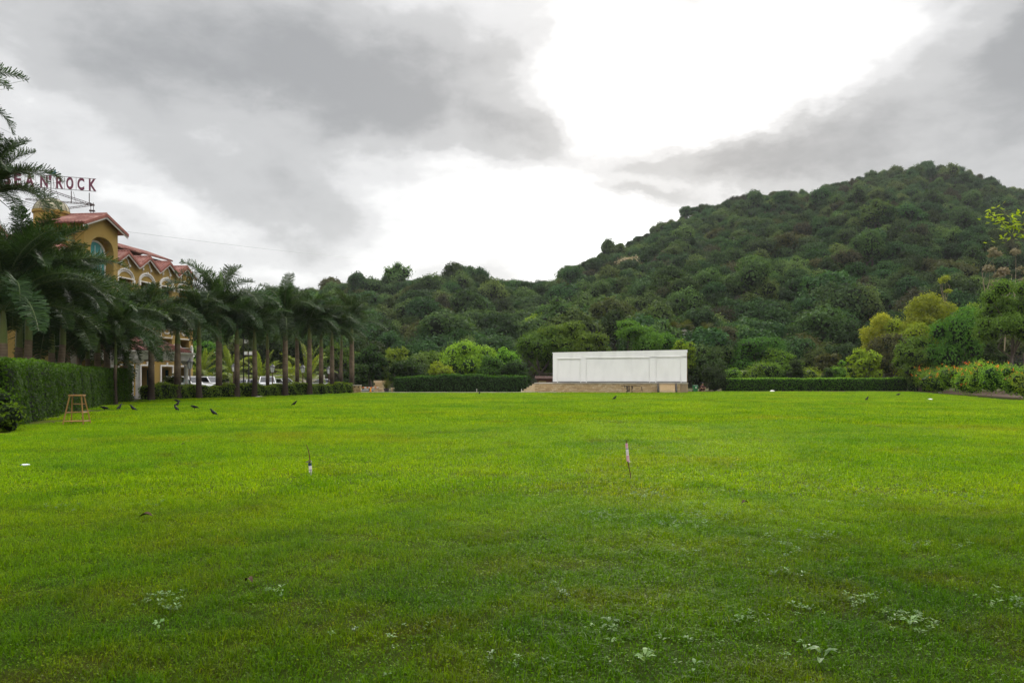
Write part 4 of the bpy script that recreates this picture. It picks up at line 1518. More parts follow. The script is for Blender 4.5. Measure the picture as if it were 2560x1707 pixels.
railb = Geo()
for j, c in enumerate(BAYS):
    for z0, z1 in OPEN:
        g = Geo()
        g.b2(-1.495, -1.45, c - OW * .8, c + OW * .55, z0, z1 - .2)
        part('window', g, GLASS, hotel)
    g = Geo()                                                       # door surround
    g.b2(.004, .09, c - OW - .14, c - OW + .02, 0, 2.62)
    g.b2(.004, .09, c + OW - .02, c + OW + .14, 0, 2.62)
    g.b2(.004, .10, c - OW - .14, c + OW + .14, 2.621, 2.76)
    g.b2(.004, .12, c - .10, c + .10, 2.762, 3.0)
    part('door_frame', g, WHITETRIM, hotel)
    for z in (3.35, 6.3):
        g = Geo()
        for q, (o_, h_) in enumerate(((.30, .14), (.20, .14), (.10, .16))):
            g.b2(.004, o_ + .1, c - OW - .25 - o_ * .3, c + OW + .25 + o_ * .3, z + .30 - q * .15, z + .30 + .14 - q * .15)
        for sg in (-1, 1):
            g.b2(.05, .30, c + sg * (OW + .14) - .09, c + sg * (OW + .14) + .09, z + .442, z + 1.22)
            g.ball((.17, c + sg * (OW + .14), z + 1.30), .11, 8, 5)
        bal = part('balcony', g, WHITETRIM, hotel)
        g = Geo()
        for u in np.linspace(c - OW, c + OW, 13):
            g.tube([(.17, u, z + .44), (.17, u, z + 1.1)], .014, 4)
        g.tube([(.17, c - OW, z + 1.1), (.17, c + OW, z + 1.1)], .026, 6)
        g.tube([(.17, c - OW, z + .55), (.17, c + OW, z + .55)], .016, 6)
        part('railing', g, IRON, bal)
    g = Geo()                                                       # plaster panel with a swag
    for (a, b) in (((c - .9, 5.32), (c + .9, 5.32)), ((c - .9, 6.15), (c + .9, 6.15)), ((c - .9, 5.32), (c - .9, 6.15)), ((c + .9, 5.32), (c + .9, 6.15))):
        strip(g, [a, b], .02, .05)
    strip(g, [(c + .42 * math.cos(t), 5.90 - .20 * math.sin(t)) for t in np.linspace(0, math.pi, 9)], .03, .07)
    for sg in (-1, 1):
        g.ball((.05, c + sg * .45, 5.92), .09, 7, 5)
    part('plaster_panel', g, WHITETRIM, hotel)
    g = Geo()                                                       # flat arch over the top window
    strip(g, arc(c, 10.12, 1.18, .78), .05, .085)
    strip(g, arc(c, 10.12, .98, .60), .03, .05)
    strip(g, [(c - 1.2, 10.12), (c + 1.2, 10.12)], .05, .06)
    g.b2(.004, .14, c - 1.30, c - 1.06, 9.78, 10.08)
    g.b2(.004, .14, c + 1.06, c + 1.30, 9.78, 10.08)
    g.b2(.004, .16, c - .09, c + .09, 10.82, 11.05)
    part('arch_moulding', g, WHITETRIM, hotel)
    g = Geo()                                                       # little shouldered arch in the gable
    strip(g, [(c - .62, 10.86), (c - .62, 11.42), (c - .50, 11.48)] + arc(c, 11.48, .48, .42, 10) + [(c + .50, 11.48), (c + .62, 11.42), (c + .62, 10.86)], .02, .05)
    for sg in (-1, 1):
        g.b2(.004, .09, c + sg * .62 - .10, c + sg * .62 + .10, 11.18, 11.34)
    g.b2(.004, .1, c - .09, c + .09, 11.86, 12.02)
    part('gable_ornament', g, WHITETRIM, hotel)
for c in (-5.9, -9.0, -12.1):
    g = Geo()
    strip(g, [(c - .62, 9.9), (c - .62, 10.62), (c - .50, 10.68)] + arc(c, 10.68, .48, .42, 10) + [(c + .50, 10.68), (c + .62, 10.62), (c + .62, 9.9)], .02, .05)
    part('gable_ornament', g, WHITETRIM, hotel)
    for z in (.9, 4.0, 7.0):
        g = Geo()
        g.b2(.004, .03, c - .8, c + .8, z, z + 1.5)
        w = part('window', g, GLASS, hotel)
        g = Geo()
        for (u0, u1, z0, z1) in ((c - .9, c - .8, z - .1, z + 1.6), (c + .8, c + .9, z - .1, z + 1.6), (c - .8, c + .8, z + 1.5, z + 1.6), (c - .8, c + .8, z - .1, z)):
            g.b2(.004, .07, u0, u1, z0, z1)
        part('window_frame', g, WHITETRIM, w)
# tower glass
g = Geo()
gu0, gu1 = NI0 + .22, NI1 - .22
k = 14
uu = np.linspace(gu0, gu1, k)
zz = 11.55 + 1.0 * np.sqrt(np.clip(1 - ((uu - (gu0 + gu1) / 2) / ((gu1 - gu0) / 2)) ** 2, 0, 1))
vg = TV - .66
ix = np.arange(k - 1)
g.add([(vg, u, 7.7) for u in uu] + [(vg, u, z) for u, z in zip(uu, zz)], np.stack([ix, ix + 1, ix + 1 + k, ix + k], -1))
w = part('arched_window', g, GLASSTEAL, hotel)
g = Geo()
strip(g, [(gu0, 7.7)] + list(zip(uu, zz)) + [(gu1, 7.7)], vg + .03, .075)
for u in (-2.75, -2.0, -1.25):
    strip(g, [(u, 7.7), (u, 12.2)], vg + .02, .022)
for z in (8.8, 10.0, 11.2):
    strip(g, [(gu0, z), (gu1, z)], vg + .02, .022)
part('window_frame', g, WHITETRIM, w)
g = Geo()
g.b2(-2.6, -.2, T0 + .07, T0 + .095, 11.75, 12.9)
part('window', g, GLASSTEAL, hotel)
# set-back top storey
g = Geo()
g.b2(-7.5, -3.2, .6, 13.3, 11.2, 13.3)
part('upper_wall', g, DARKWALL, hotel)
g = Geo()
tiled_slope(g, (-2.4, .3, 13.25), (-2.4, 13.9, 13.25), (-5.2, 13.9, 14.25), (-5.2, .3, 14.25), 46)
tiled_slope(g, (-8, 13.9, 13.25), (-8, .3, 13.25), (-5.2, .3, 14.25), (-5.2, 13.9, 14.25), 46)
part('upper_roof', g, TILE, hotel)
for u in (2.6, 7.1):
    g = Geo()
    g.b2(-3.19, -3.15, u - .9, u + .9, 12.2, 13.1)
    part('window', g, GLASSTEAL, hotel)
for u in (1.1, 4.6, 5.5, 8.9, 10.2, 11.4):
    g = Geo()
    g.b2(-3.19, -2.75, u - .38, u + .38, 12.25, 12.85)
    a = part('air_conditioner', g, WHITETRIM, hotel)
    g = Geo()
    g.tube([(-2.748, u, 12.55), (-2.72, u, 12.55)], .22, 12)
    part('fan_grille', g, IRON, a)
# dome
dv, du = hloc(-37.0, 63.0)
g = Geo()
g.tube([(dv, du, 11), (dv, du, 14.75)], 1.25, 20)
g.tube([(dv, du, 14.70), (dv, du, 14.90)], 1.36, 20)
part('drum', g, YELLOW, hotel)
g = Geo()
g.ball((dv, du, 14.9), (1.30, 1.30, 1.06), 24, 8, half=True)
dm = part('dome', g, DOMEM, hotel, True)
g = Geo()
for a in np.arange(12) / 12 * 6.283:
    g.tube([(dv + 1.31 * math.cos(a) * math.cos(t), du + 1.31 * math.sin(a) * math.cos(t), 14.9 + 1.07 * math.sin(t)) for t in np.linspace(0, 1.5, 8)], .022, 4)
part('dome_rib', g, STEELRUST, dm)
# entrance canopy
g = Geo()
g.b2(.9, 6.7, -6.2, 1.4, 2.95, 3.5)
g.b2(.8, 6.85, -6.35, 1.55, 3.501, 3.62)
cp = part('canopy', g, WHITETRIM, hotel)
g = Geo()
tiled_slope(g, (.9, -6.1, 3.63), (6.6, -6.1, 3.63), (4.6, -2.4, 4.9), (2.0, -2.4, 4.9), 26)
tiled_slope(g, (6.6, 1.3, 3.63), (.9, 1.3, 3.63), (2.0, -2.4, 4.9), (4.6, -2.4, 4.9), 26)
tiled_slope(g, (6.6, -6.1, 3.63), (6.6, 1.3, 3.63), (4.6, -2.4, 4.9), (4.6, -2.4, 4.9), 20)
part('canopy_roof', g, TILE, cp)
for (v, u) in ((4.3, -5.8), (6.3, -5.8), (6.3, 1.0), (1.3, -5.8)):
    g = Geo()
    g.tube([(v, u, -.1), (v, u, 2.6)], .17, 10)
    g.box((v, u, 2.70), (.46, .46, .12))
    g.box((v, u, 2.85), (.60, .60, .18))
    part('column', g, WHITETRIM, cp)
# oval name plate on a stone-coloured panel over a door
g = Geo()
g.b2(.004, .05, 8.7 - .95, 8.7 + .95, 3.02, 3.42)
pn = part('sign_panel', g, PANELGREY, hotel)
g = Geo()
g.add([(.06, 8.7 + .62 * math.cos(a), 3.22 + .16 * math.sin(a)) for a in np.arange(20) / 20 * 6.283] + [(.09, 8.7 + .6 * math.cos(a), 3.22 + .15 * math.sin(a)) for a in np.arange(20) / 20 * 6.283],
      [[i, (i + 1) % 20, 20 + (i + 1) % 20, 20 + i] for i in range(20)])
g.add([(.09, 8.7 + .6 * math.cos(a), 3.22 + .15 * math.sin(a)) for a in np.arange(20) / 20 * 6.283], [list(range(20))])
part('oval_sign', g, SIGNYEL, pn)

# ------------------------------------------------------------------ roof sign
SA, SBp = at(11, HZ, 63.2), at(239, HZ, 65.4)
sdir = Vector((SBp.x - SA.x, SBp.y - SA.y))
slen = sdir.length
srz = math.atan2(sdir.y, sdir.x)
sign = empty('roof_sign', 'rooftop letters reading SEA N ROCK on a steel frame above the hotel', 'sign', (SA.x, SA.y, 0), srz)


def s_at(px):
    """distance along the sign of a picture column"""
    k = (px - 1280) / F
    # SA + t*dir, x = k*y
    dx, dy = sdir.x / slen, sdir.y / slen
    return (k * SA.y - SA.x) / (dx - k * dy)


LZ = 17.15
for ch, p0, p1 in (('S', 11, 27), ('E', 35, 53), ('A', 63, 86), ('N', 101, 120), ("'", 122, 129), ('R', 139, 157), ('O', 166, 184), ('C', 194, 211), ('K', 221, 239)):
    cu = bpy.data.curves.new('letter', 'FONT')
    cu.body = ch
    cu.size = 1.30
    cu.extrude = .05
    cu.offset = .045
    cu.align_x = 'CENTER'
    cu.materials.append(PURPLE)
    tmp = bpy.data.objects.new('letter shape', cu)
    me = bpy.data.meshes.new_from_object(tmp)
    bpy.data.objects.remove(tmp)
    o = link('letter', me, sign)
    xs = [v.co.x for v in me.vertices]
    want = s_at(p1) - s_at(p0)
    fx = want / (max(xs) - min(xs))
    o.location = ((s_at(p0) + s_at(p1)) / 2, -.05, LZ + (.0 if ch != "'" else .0))
    o.rotation_euler = (R_(90), 0, 0)
    o.scale = (fx, 1, 1)
g = Geo()
zr = 14.9
x0, x1 = s_at(-10), s_at(240)
for z in (LZ - .06, LZ + .98):
    g.tube([(x0, .06, z), (x1, .06, z)], .022, 4)
for p in (20, 62, 89, 111, 133, 161, 178, 190, 223):
    g.tube([(s_at(p), .06, LZ - .06), (s_at(p), .06, LZ + .98)], .014, 4)


def truss(a, b, h, n):
    a, b = np.array(a, float), np.array(b, float)
    up = np.array([0, 0, h])
    g.tube([a, b], .024, 4)
    g.tube([a + up, b + up], .024, 4)
    q = np.linspace(0, 1, n + 1)
    for i in range(n):
        p0 = a + (b - a) * q[i] + (up if i % 2 else 0)
        p1 = a + (b - a) * q[i + 1] + (0 if i % 2 else up)
        g.tube([p0, p1], .012, 3)


zt_ = lambda y: EYE + (HZ - y) / F * 64.4
truss((s_at(104), .06, zt_(474)), (s_at(231), .06, zt_(508)), .14, 18)
truss((s_at(60), .4, zt_(502)), (s_at(231), .06, zt_(506)), .10, 20)
truss((s_at(160), .9, zt_(516)), (s_at(231), .06, zt_(508)), .12, 9)
for p, y0, y1 in ((111, 470, 545), (178, 474, 504), (223, 476, 502), (127, 420, 500)):
    g.tube([(s_at(p), .06, zt_(y0)), (s_at(p), .06, zt_(y1))], .035, 5)
for p in (230, 112):
    for q in (-.10, .10):
        g.tube([(s_at(p) + q, .06, zt_(500)), (s_at(p) + q, .06, zt_(541))], .024, 4)
    g.box((s_at(p), .06, zt_(521)), (.42, .3, .10))
    g.box((s_at(p), .06, zt_(506)), (.36, .3, .10))
for (p0, y0, p1, y1) in ((128, 440, 148, 500), (112, 474, 142, 494), (183, 476, 190, 505)):
    g.tube([(s_at(p0), .06, zt_(y0)), (s_at(p1), .2, zt_(y1))], .012, 4)
for p, y0, y1 in ((110, 427, 442), (124, 427, 442), (137, 437, 444)):
    g.tube([(s_at(p), .06, zt_(y0)), (s_at(p), .06, zt_(y1))], .018, 4)
g.tube([(s_at(110), .06, zt_(426)), (s_at(128), .06, zt_(427))], .018, 4)
part('sign_frame', g, STEELRUST, sign)
# wave emblem above the letters
for col, shape in (((.02, .10, .06), [(106, 434.5, .02), (115, 435, .06), (123, 434, .10), (129, 432, .13), (131.5, 429, .14), (129, 426.5, .10), (126.5, 427.5, .05)]),
                   ((.02, .09, .12), [(118, 435.5, .03), (127, 436, .08), (135, 434.5, .15), (139.5, 431, .19), (138.5, 427, .12), (134.5, 426, .05)])):
    g = Geo()
    g.tube([(s_at(p), -.02, zt_(y)) for p, y, w in shape], [w * .62 for _, _, w in shape], 8)
    part('wave_emblem', g, mat('emblem paint', col, .4, .5), sign)

# ------------------------------------------------------------------ overhead wire
a, b = np.array(at(300, 577, 66.5)), np.array(at(1185, 652, 300))
q = np.linspace(0, 1, 40)[:, None]
pts = a + (b - a) * q
pts[:, 2] -= 4.5 * (4 * q[:, 0] * (1 - q[:, 0])) * .35
g = Geo()
g.tube(pts, np.linspace(.008, .022, 40), 4)
tag(link('overhead_wire', g.mesh('overhead_wire', IRON)), 'thin overhead wire running from the hotel roof towards the hill', 'wire')

# ------------------------------------------------------------------ stage and white wall
SL, SR = np.array([2.45, 83.9]), np.array([18.3, 81.6])
sv = SR - SL
SLEN = float(np.linalg.norm(sv))
stage_rz = math.atan2(sv[1], sv[0])
stage = empty('stage', 'low sandstone-faced open-air stage at the far end of the lawn', 'stage', (SL[0], SL[1], 0), stage_rz)
ST = 1.02
g = Geo()
g.b2(.0, SLEN, .06, 5.0, -.1, ST - .10)
part('body', g, MORTAR, stage)
g = Geo()
g.b2(-.06, SLEN + .05, -.06, .34, ST - .10, ST)
part('coping', g, CONC, stage)
g = Geo()
g.b2(-.06, SLEN + .05, .342, 5.05, ST - .10, ST - .004)
part('floor', g, mat_noise('stage floor', (.16, .14, .12), (.11, .10, .085), 1.5), stage)
rng = np.random.default_rng(3)
g = Geo()
rows = 9
rh = (ST - .12 + .02) / rows
stair_u0, stair_u1 = SLEN - 2.95, SLEN - 1.35
for r in range(rows):
    u = -.2 * (r % 2)
    while u < SLEN - .75:
        w = rng.uniform(.22, .46)
        a, b = max(u, .0), min(u + w, SLEN - .75)
        if b - a > .04:
            pr_ = rng.uniform(0, .022)
            g.box(((a + b) / 2, .03 - pr_ / 2, -.02 + r * rh + rh / 2), (b - a - .012, .06 + pr_, rh - .012), int(rng.choice([0, 0, 1, 2])))
        u += w
o = part('facing_stone', g, [STONE, STONE2, STONE3], stage)
o['kind'] = 'stuff'
g = Geo()
g.b2(SLEN - .72, SLEN, -.01, .06, -.1, ST - .12)
part('render_panel', g, mat_noise('stained render', (.36, .25, .14), (.22, .17, .11), 2.2, zs=.3), stage)
g = Geo()      # damp stains, each with its own ragged shape
for (u, z0, z1, w) in ((SLEN - 6.25, .02, .72, .20), (SLEN - 6.05, .05, .70, .16), (SLEN - 5.75, .02, .72, .14), (SLEN - 6.5, .45, .7, .10), (SLEN - 4.75, .2, .62, .07), (SLEN - 4.68, .05, .4, .05)):
    n = 9
    zz = np.linspace(z0, z1, n)
    hw = w / 2 * (.5 + .7 * rng.random(n)) * np.linspace(.8, 1.1, n)
    v = [(u - hw[i] + rng.normal() * .02, -.028, zz[i]) for i in range(n)] + [(u + hw[i] + rng.normal() * .02, -.028, zz[i]) for i in range(n)]
    ix = np.arange(n - 1)
    g.add(v, np.stack([ix, ix + n, ix + n + 1, ix + 1], -1))
g.b2(SLEN - 6.9, SLEN - 4.9, -.029, -.026, .68, .73)
part('damp_stain', g, mat_noise('damp stain', (.045, .035, .025), (.13, .09, .055), 9), stage)
for k in range(5):     # side steps, descending to the left
    g = Geo()
    zt2 = ST * (5 - k) / 6
    g.b2(-.30 * (k + 1), -.30 * k - .002, .10, 2.4, -.1, zt2 - .035)
    g.b2(-.30 * (k + 1) - .03, -.30 * k - .003, .07, 2.43, zt2 - .034, zt2)
    part('step', g, STONE2, stage)
for k in range(4):     # front steps near the right end
    g = Geo()
    zt2 = ST * (4 - k) / 5
    g.b2(stair_u0, stair_u1, -.30 * (k + 1), -.30 * k - .032, -.1, zt2 - .03)
    g.b2(stair_u0 - .03, stair_u1 + .03, -.30 * (k + 1) - .03, -.30 * k - .033, zt2 - .029, zt2)
    part('step', g, STONE2, stage)
for u in (stair_u0 - .12, stair_u1 + .12):
    g = Geo()
    g.add([(u - .06, -1.3, -.05), (u - .06, -1.3, .22), (u - .06, -.1, .98), (u - .06, -.1, -.05), (u + .06, -1.3, -.05), (u + .06, -1.3, .22), (u + .06, -.1, .98), (u + .06, -.1, -.05)],
          [(0, 1, 2, 3), (7, 6, 5, 4), (0, 4, 5, 1), (1, 5, 6, 2), (2, 6, 7, 3), (3, 7, 4, 0)])
    part('stair_cheek', g, mat_noise('black stone', (.03, .028, .026), (.07, .06, .05), 5), stage)

bw = empty('white_wall', 'large white rendered backdrop wall with three framed panels on the stage', 'wall', (SL[0], SL[1], ST), stage_rz)
U0, U1, WV = 1.82, SLEN - .02, 1.2
HL, HR = 3.24, 3.46


def wtop(u):
    return HL + (HR - HL) * (u - U0) / (U1 - U0)


def slab(g, u0, u1, v0, v1, z0, z1a, z1b, m=0):
    g.add([(u0, v0, z0), (u1, v0, z0), (u1, v1, z0), (u0, v1, z0), (u0, v0, z1a), (u1, v0, z1b), (u1, v1, z1b), (u0, v1, z1a)],
          [(0, 3, 2, 1), (4, 5, 6, 7), (0, 1, 5, 4), (1, 2, 6, 5), (2, 3, 7, 6), (3, 0, 4, 7)], m)


g = Geo()
WW = U1 - U0
PN = [(.035, .211), (.253, .727), (.772, .957)]
slab(g, U0, U1, WV, WV + .45, .0, wtop(U0) - .06, wtop(U1) - .06)
eds = [0.0] + [e_ for p in PN for e_ in p] + [1.0]
for k in range(0, len(eds), 2):
    a, b = U0 + eds[k] * WW, U0 + eds[k + 1] * WW
    slab(g, a, b, WV - .06, WV - .002, .10, wtop(a) - .62, wtop(b) - .62)
for a, b in PN:          # each panel's field, leaving a narrow groove inside its frame
    a, b = U0 + a * WW + .09, U0 + b * WW - .09
    slab(g, a, b, WV - .045, WV - .0015, .16, wtop(a) - .85, wtop(b) - .85)
slab(g, U0, U1, WV - .06, WV - .002, wtop(U0) - .618, wtop(U0) - .062, wtop(U1) - .062)
part('render', g, WHITE, bw)
for a, b in PN:
    g = Geo()
    ua, ub = U0 + a * WW, U0 + b * WW
    za = wtop((ua + ub) / 2) - .62
    g.b2(ua - .02, ub + .02, WV - .10, WV - .061, za - .07, za - .02)
    g.b2(ua, ub, WV - .05, WV - .003, za - .14, za - .072)
    for u in (ua - .03, ub + .03):
        g.b2(u - .03, u + .028, WV - .085, WV - .061, .11, za - .10)
    part('panel_moulding', g, WHITE, bw)
g = Geo()
slab(g, U0 - .06, U1 + .06, WV - .065, WV + .48, wtop(U0) - .06, wtop(U0) + .02, wtop(U1) + .02)
part('coping', g, WHITE, bw)
g = Geo()
for (a, b) in ((.0, .032), (.040, .208), (.216, .250), (.258, .724), (.732, .769), (.777, .954), (.962, 1.0)):
    g.b2(U0 + a * WW, U0 + b * WW, WV - .055, WV - .003, .012, .098)
part('gap_shade', g, mat('dark skirting', (.10, .10, .09), .8), bw)  # dark strip painted for the shade in the gap at the wall foot
g = Geo()
slab(g, U1 + .002, U1 + .05, WV - .06, WV + .44, -.5, wtop(U1) - .07, wtop(U1) - .07)
part('side_board', g, mat_noise('brown board', (.26, .16, .06), (.18, .10, .04), 4), bw)

# low dark shed behind the stage's left end
b = at(1362, HZ, 90)
sh = empty('shed', 'low dark brown shed showing over the left end of the stage', 'shed', (b.x, b.y, 0), .0)
g = Geo()
g.b2(-.85, .85, 0, 2, -.05, 1.35)
part('wall', g, DARKWALL, sh)
g = Geo()
tiled_slope(g, (-1.1, -.3, 1.35), (1.1, -.3, 1.35), (1.1, 2.2, 1.62), (-1.1, 2.2, 1.62), 12)
part('roof', g, mat('dark shed roof', (.05, .022, .015), .85, .1), sh)
g = Geo()
g.b2(-.72, .15, -.04, -.002, .6, 1.2)
part('door', g, PANELGREY, sh)

# ------------------------------------------------------------------ gate block, boom barrier, planter and walls at the path
b = ground(893, 981.5)
t = empty('gate_block', 'squat weathered stone gate block at the end of the low palm hedge', 'gate pillar', (b.x, b.y - .3, 0), .1)
g = Geo()
g.box((0, 0, .34), (.90, .7, .80))
part('block', g, mat_noise('weathered stone', (.46, .34, .18), (.34, .22, .10), 5, .9, .2, .4, c3=(.16, .09, .045), s3=3.0), t)
g = Geo()
g.box((0, 0, .775), (.98, .78, .07))
part('cap', g, CONC, t)
for (dx, dz, s_) in ((-.16, .62, .10), (.2, .58, .12)):
    g = Geo()
    g.box((dx, -.355, dz), (s_, .02, s_))
    part('hole', g, mat('dark hole', (.02, .015, .01)), t)
b = at(926, HZ, 84.6)
t = empty('boom_barrier', 'low orange and white striped boom barrier behind the gate block', 'barrier', (b.x, b.y, 0))
x0 = -.85
for k in range(8):
    g = Geo()
    g.tube([(x0 + k * .215, 0, .50), (x0 + (k + 1) * .215 - .002, 0, .50)], .045, 8)
    part('boom_stripe', g, WHITETRIM if k % 2 else ORANGEPAINT, t)
g = Geo()
g.box((.02, 0, .24), (.13, .13, .50), taper=.8)
part('post', g, SIGNYEL, t)
g = Geo()
g.box((.02, 0, .02), (.24, .22, .16))
part('foot', g, ORANGEPAINT, t)
b = at(951, HZ, 87)
t = empty('garden_wall', 'short sandstone garden wall behind the spiky potted plant', 'wall', (b.x, b.y, 0))
rng = np.random.default_rng(8)
for r in range(5):
    for k in range(3):
        g = Geo()
        g.box((-.45 + k * .45 + (.1 if r % 2 else -.05), 0, .12 + r * .25), (.43, .3 + rng.random() * .05, .235))
        part('stone', g, [STONE, STONE2, STONE3][rng.integers(3)], t)
b = at(987, HZ, 86)
t = empty('bench', 'low stone bench at the left end of the long dark hedge', 'bench', (b.x, b.y, 0))
g = Geo()
g.box((0, 0, .41), (.75, .42, .09))
part('seat', g, STONE2, t)
for x in (-.28, .28):
    g = Geo()
    g.box((x, 0, .17), (.12, .36, .38))
    part('leg', g, STONE3, t)
b = at(966, HZ, 84.8)
t = empty('potted_plant', 'spiky olive-green plant in a dark pot by the path', 'plant', (b.x, b.y, 0))
g = Geo()
g.tube([(0, 0, 0), (0, 0, .15), (0, 0, .38), (0, 0, .42)], [.20, .24, .32, .33], 14)
part('pot', g, mat('dark pot', (.03, .025, .03), .6), t)
g = Geo()
for k in range(150):
    a, e2 = rng.random() * 6.28, rng.uniform(.25, 1.5)
    L_ = rng.uniform(.7, 1.35)
    d0 = np.array([math.cos(a) * math.cos(e2), math.sin(a) * math.cos(e2), math.sin(e2)])
    s2 = np.array([-math.sin(a), math.cos(a), 0]) * .022
    p0 = np.array([0, 0, .38])
    m_ = p0 + d0 * L_ * .55
    tip = p0 + d0 * L_ + np.array([0, 0, -.25 * L_ * math.cos(e2)])
    g.add([p0 - s2 * .5, p0 + s2 * .5, m_ + s2, m_ - s2, tip], [(0, 1, 2, 3)], 0, rng.random())
    g.f.append((np.array([[3, 2, 4]]) + g.n - 5, 0, np.array([rng.random()], dtype=np.float32)))
part('foliage', g, L_OLIVE, t)
for i, (px, lab) in enumerate(((1192, 'small thin path marker post in front of the long hedge'), (1304, 'small thin path marker post beside the stage steps'))):
    b = at(px, HZ, 82.2)
    g = Geo()
    g.tube([(0, 0, 0), (0, 0, .30)], .025, 6)
    g.ball((0, 0, .33), .045, 7, 5)
    tag(link('marker_post', g.mesh('marker_post', WHITETRIM), None, (b.x, b.y, .01)), lab, 'post', 'marker posts along the path')

# ------------------------------------------------------------------ bin and person right of the stage
b = at(1738, HZ, 86)
t = empty('wheelie_bin', 'green plastic wheelie bin beside the right end of the stage', 'bin', (b.x, b.y, 0), .1)
g = Geo()
g.box((0, 0, .36), (.40, .42, .60), taper=1.18)
part('body', g, BINGREEN, t)
g = Geo()
g.box((0, 0, .69), (.52, .54, .06), taper=.9)
part('lid', g, BINGREEN, t)
g = Geo()
g.box((0, -.255, .48), (.14, .012, .12))
part('label_plate', g, WHITETRIM, t)
for x in (-.2, .2):
    g = Geo()
    g.tube([(x - .03, .2, .10), (x + .03, .2, .10)], .10, 12)
    part('wheel', g, BLACKRUB, t)


def skin_obj(name, verts, edges, radii, m, parent, sub=2, root=0):
    me = bpy.data.meshes.new(name)
    me.from_pydata(verts, edges, [])
    me.materials.append(m)
    o = link(name, me, parent)
    md = o.modifiers.new('skin', 'SKIN')
    for i, sv_ in enumerate(me.skin_vertices[0].data):
        sv_.radius = (radii[i], radii[i])
        sv_.use_root = (i == root)
    o.modifiers.new('sub', 'SUBSURF').levels = sub
    o.modifiers['sub'].render_levels = sub
    return o


b = at(1755, HZ, 85.5)
t = empty('person', 'person in dark clothes crouching beside the green bin, arm on knee', 'person', (b.x, b.y, 0), .5)
V = [(0, .12, .22), (0, .06, .42), (0, -.04, .60), (0, -.08, .72), (0, -.12, .86), (0, -.16, .95),          # pelvis .. head
     (.12, .10, .22), (.17, -.30, .42), (.16, -.16, .08), (.17, -.34, .04),                                   # right leg
     (-.12, .10, .22), (-.17, -.30, .42), (-.16, -.16, .08), (-.17, -.34, .04),
     (.19, -.06, .64), (.27, -.20, .44), (.18, -.40, .44), (-.19, -.06, .64), (-.27, -.20, .44), (-.14, -.42, .40)]
E = [(0, 1), (1, 2), (2, 3), (3, 4), (4, 5), (0, 6), (6, 7), (7, 8), (8, 9), (0, 10), (10, 11), (11, 12), (12, 13), (2, 14), (14, 15), (15, 16), (2, 17), (17, 18), (18, 19)]
Rd = [.13, .13, .14, .06, .095, .08, .09, .065, .045, .04, .09, .065, .045, .04, .065, .045, .035, .065, .045, .035]
skin_obj('body', V, E, Rd, SKIN, t)
V2 = [(0, .13, .20), (0, .06, .42), (0, -.035, .61), (.20, -.06, .64), (.26, -.17, .50), (-.20, -.06, .64), (-.26, -.17, .50)]
skin_obj('shirt', V2, [(0, 1), (1, 2), (2, 3), (3, 4), (2, 5), (5, 6)], [.16, .155, .155, .085, .065, .085, .065], SHIRT, t)
V3 = [(0, .13, .21), (.12, .10, .22), (.17, -.28, .42), (.165, -.2, .2), (-.12, .10, .22), (-.17, -.28, .42), (-.165, -.2, .2)]
skin_obj('trousers', V3, [(0, 1), (1, 2), (2, 3), (0, 4), (4, 5), (5, 6)], [.15, .11, .085, .07, .11, .085, .07], SHIRT, t)
g = Geo()
g.ball((0, -.10, .93), (.105, .115, .10), 12, 7)
part('hair', g, HAIR, t, True)

# ------------------------------------------------------------------ right side: fences, rocks
b0 = at(2440, HZ, 92)
t = empty('netting_fence', 'wire netting fence on thin posts behind the orange flower bed', 'fence', (b0.x, b0.y, 0), -.35)
for k in range(6):
    g = Geo()
    g.tube([(k * 1.6, 0, -.1), (k * 1.6, 0, 4.4)], .045, 6)
    part('post', g, BARK, t)
for k in range(5):
    g = Geo()
    for q in np.linspace(0, 1, 12):
        g.tube([(k * 1.6 + q * 1.6, 0, 1.2), (k * 1.6 + q * 1.6, 0, 4.1)], .010, 3, cap=False)
    for z in np.linspace(1.2, 4.1, 16):
        g.tube([(k * 1.6, .004, z), (k * 1.6 + 1.6, .004, z)], .010, 3, cap=False)
    part('netting', g, STEELRUST, t)
b0 = at(2020, HZ, 106)
t = empty('garden_wall', 'low reddish brown garden wall seen over the right hedge', 'wall', (b0.x, b0.y, 0))
for k in range(6):
    g = Geo()
    g.box((-2.2 + k * .9, 0, 1.0), (.86, .3, 2.2))
    part('panel', g, DARKWALL, t)
b0 = at(1842, HZ, 108)
t = empty('rail_fence', 'grey pipe rail fence right of the white wall', 'fence', (b0.x, b0.y, 0))
for k in range(4):
    g = Geo()
    g.tube([(-2 + k * 1.4, 0, -.1), (-2 + k * 1.4, 0, 2.6)], .05, 6)
    part('post', g, CONC, t)
for z in (1.9, 2.5):
    g = Geo()
    g.tube([(-2.4, 0.06, z), (2.6, 0.06, z)], .05, 6)
    part('rail', g, CONC, t)


def rock(px, py, sx, sy, sz, m, name, lab, cat, seed):
    rng = np.random.default_rng(seed)
    b = ground(px, py)
    g = Geo()
    g.ball((0, 0, sz * .25), (sx, sy, sz), 9, 6, 0, None, .35, rng)
    tag(link(name, g.mesh(name, m), None, (b.x, b.y, 0), rng.random() * 3), lab, cat)


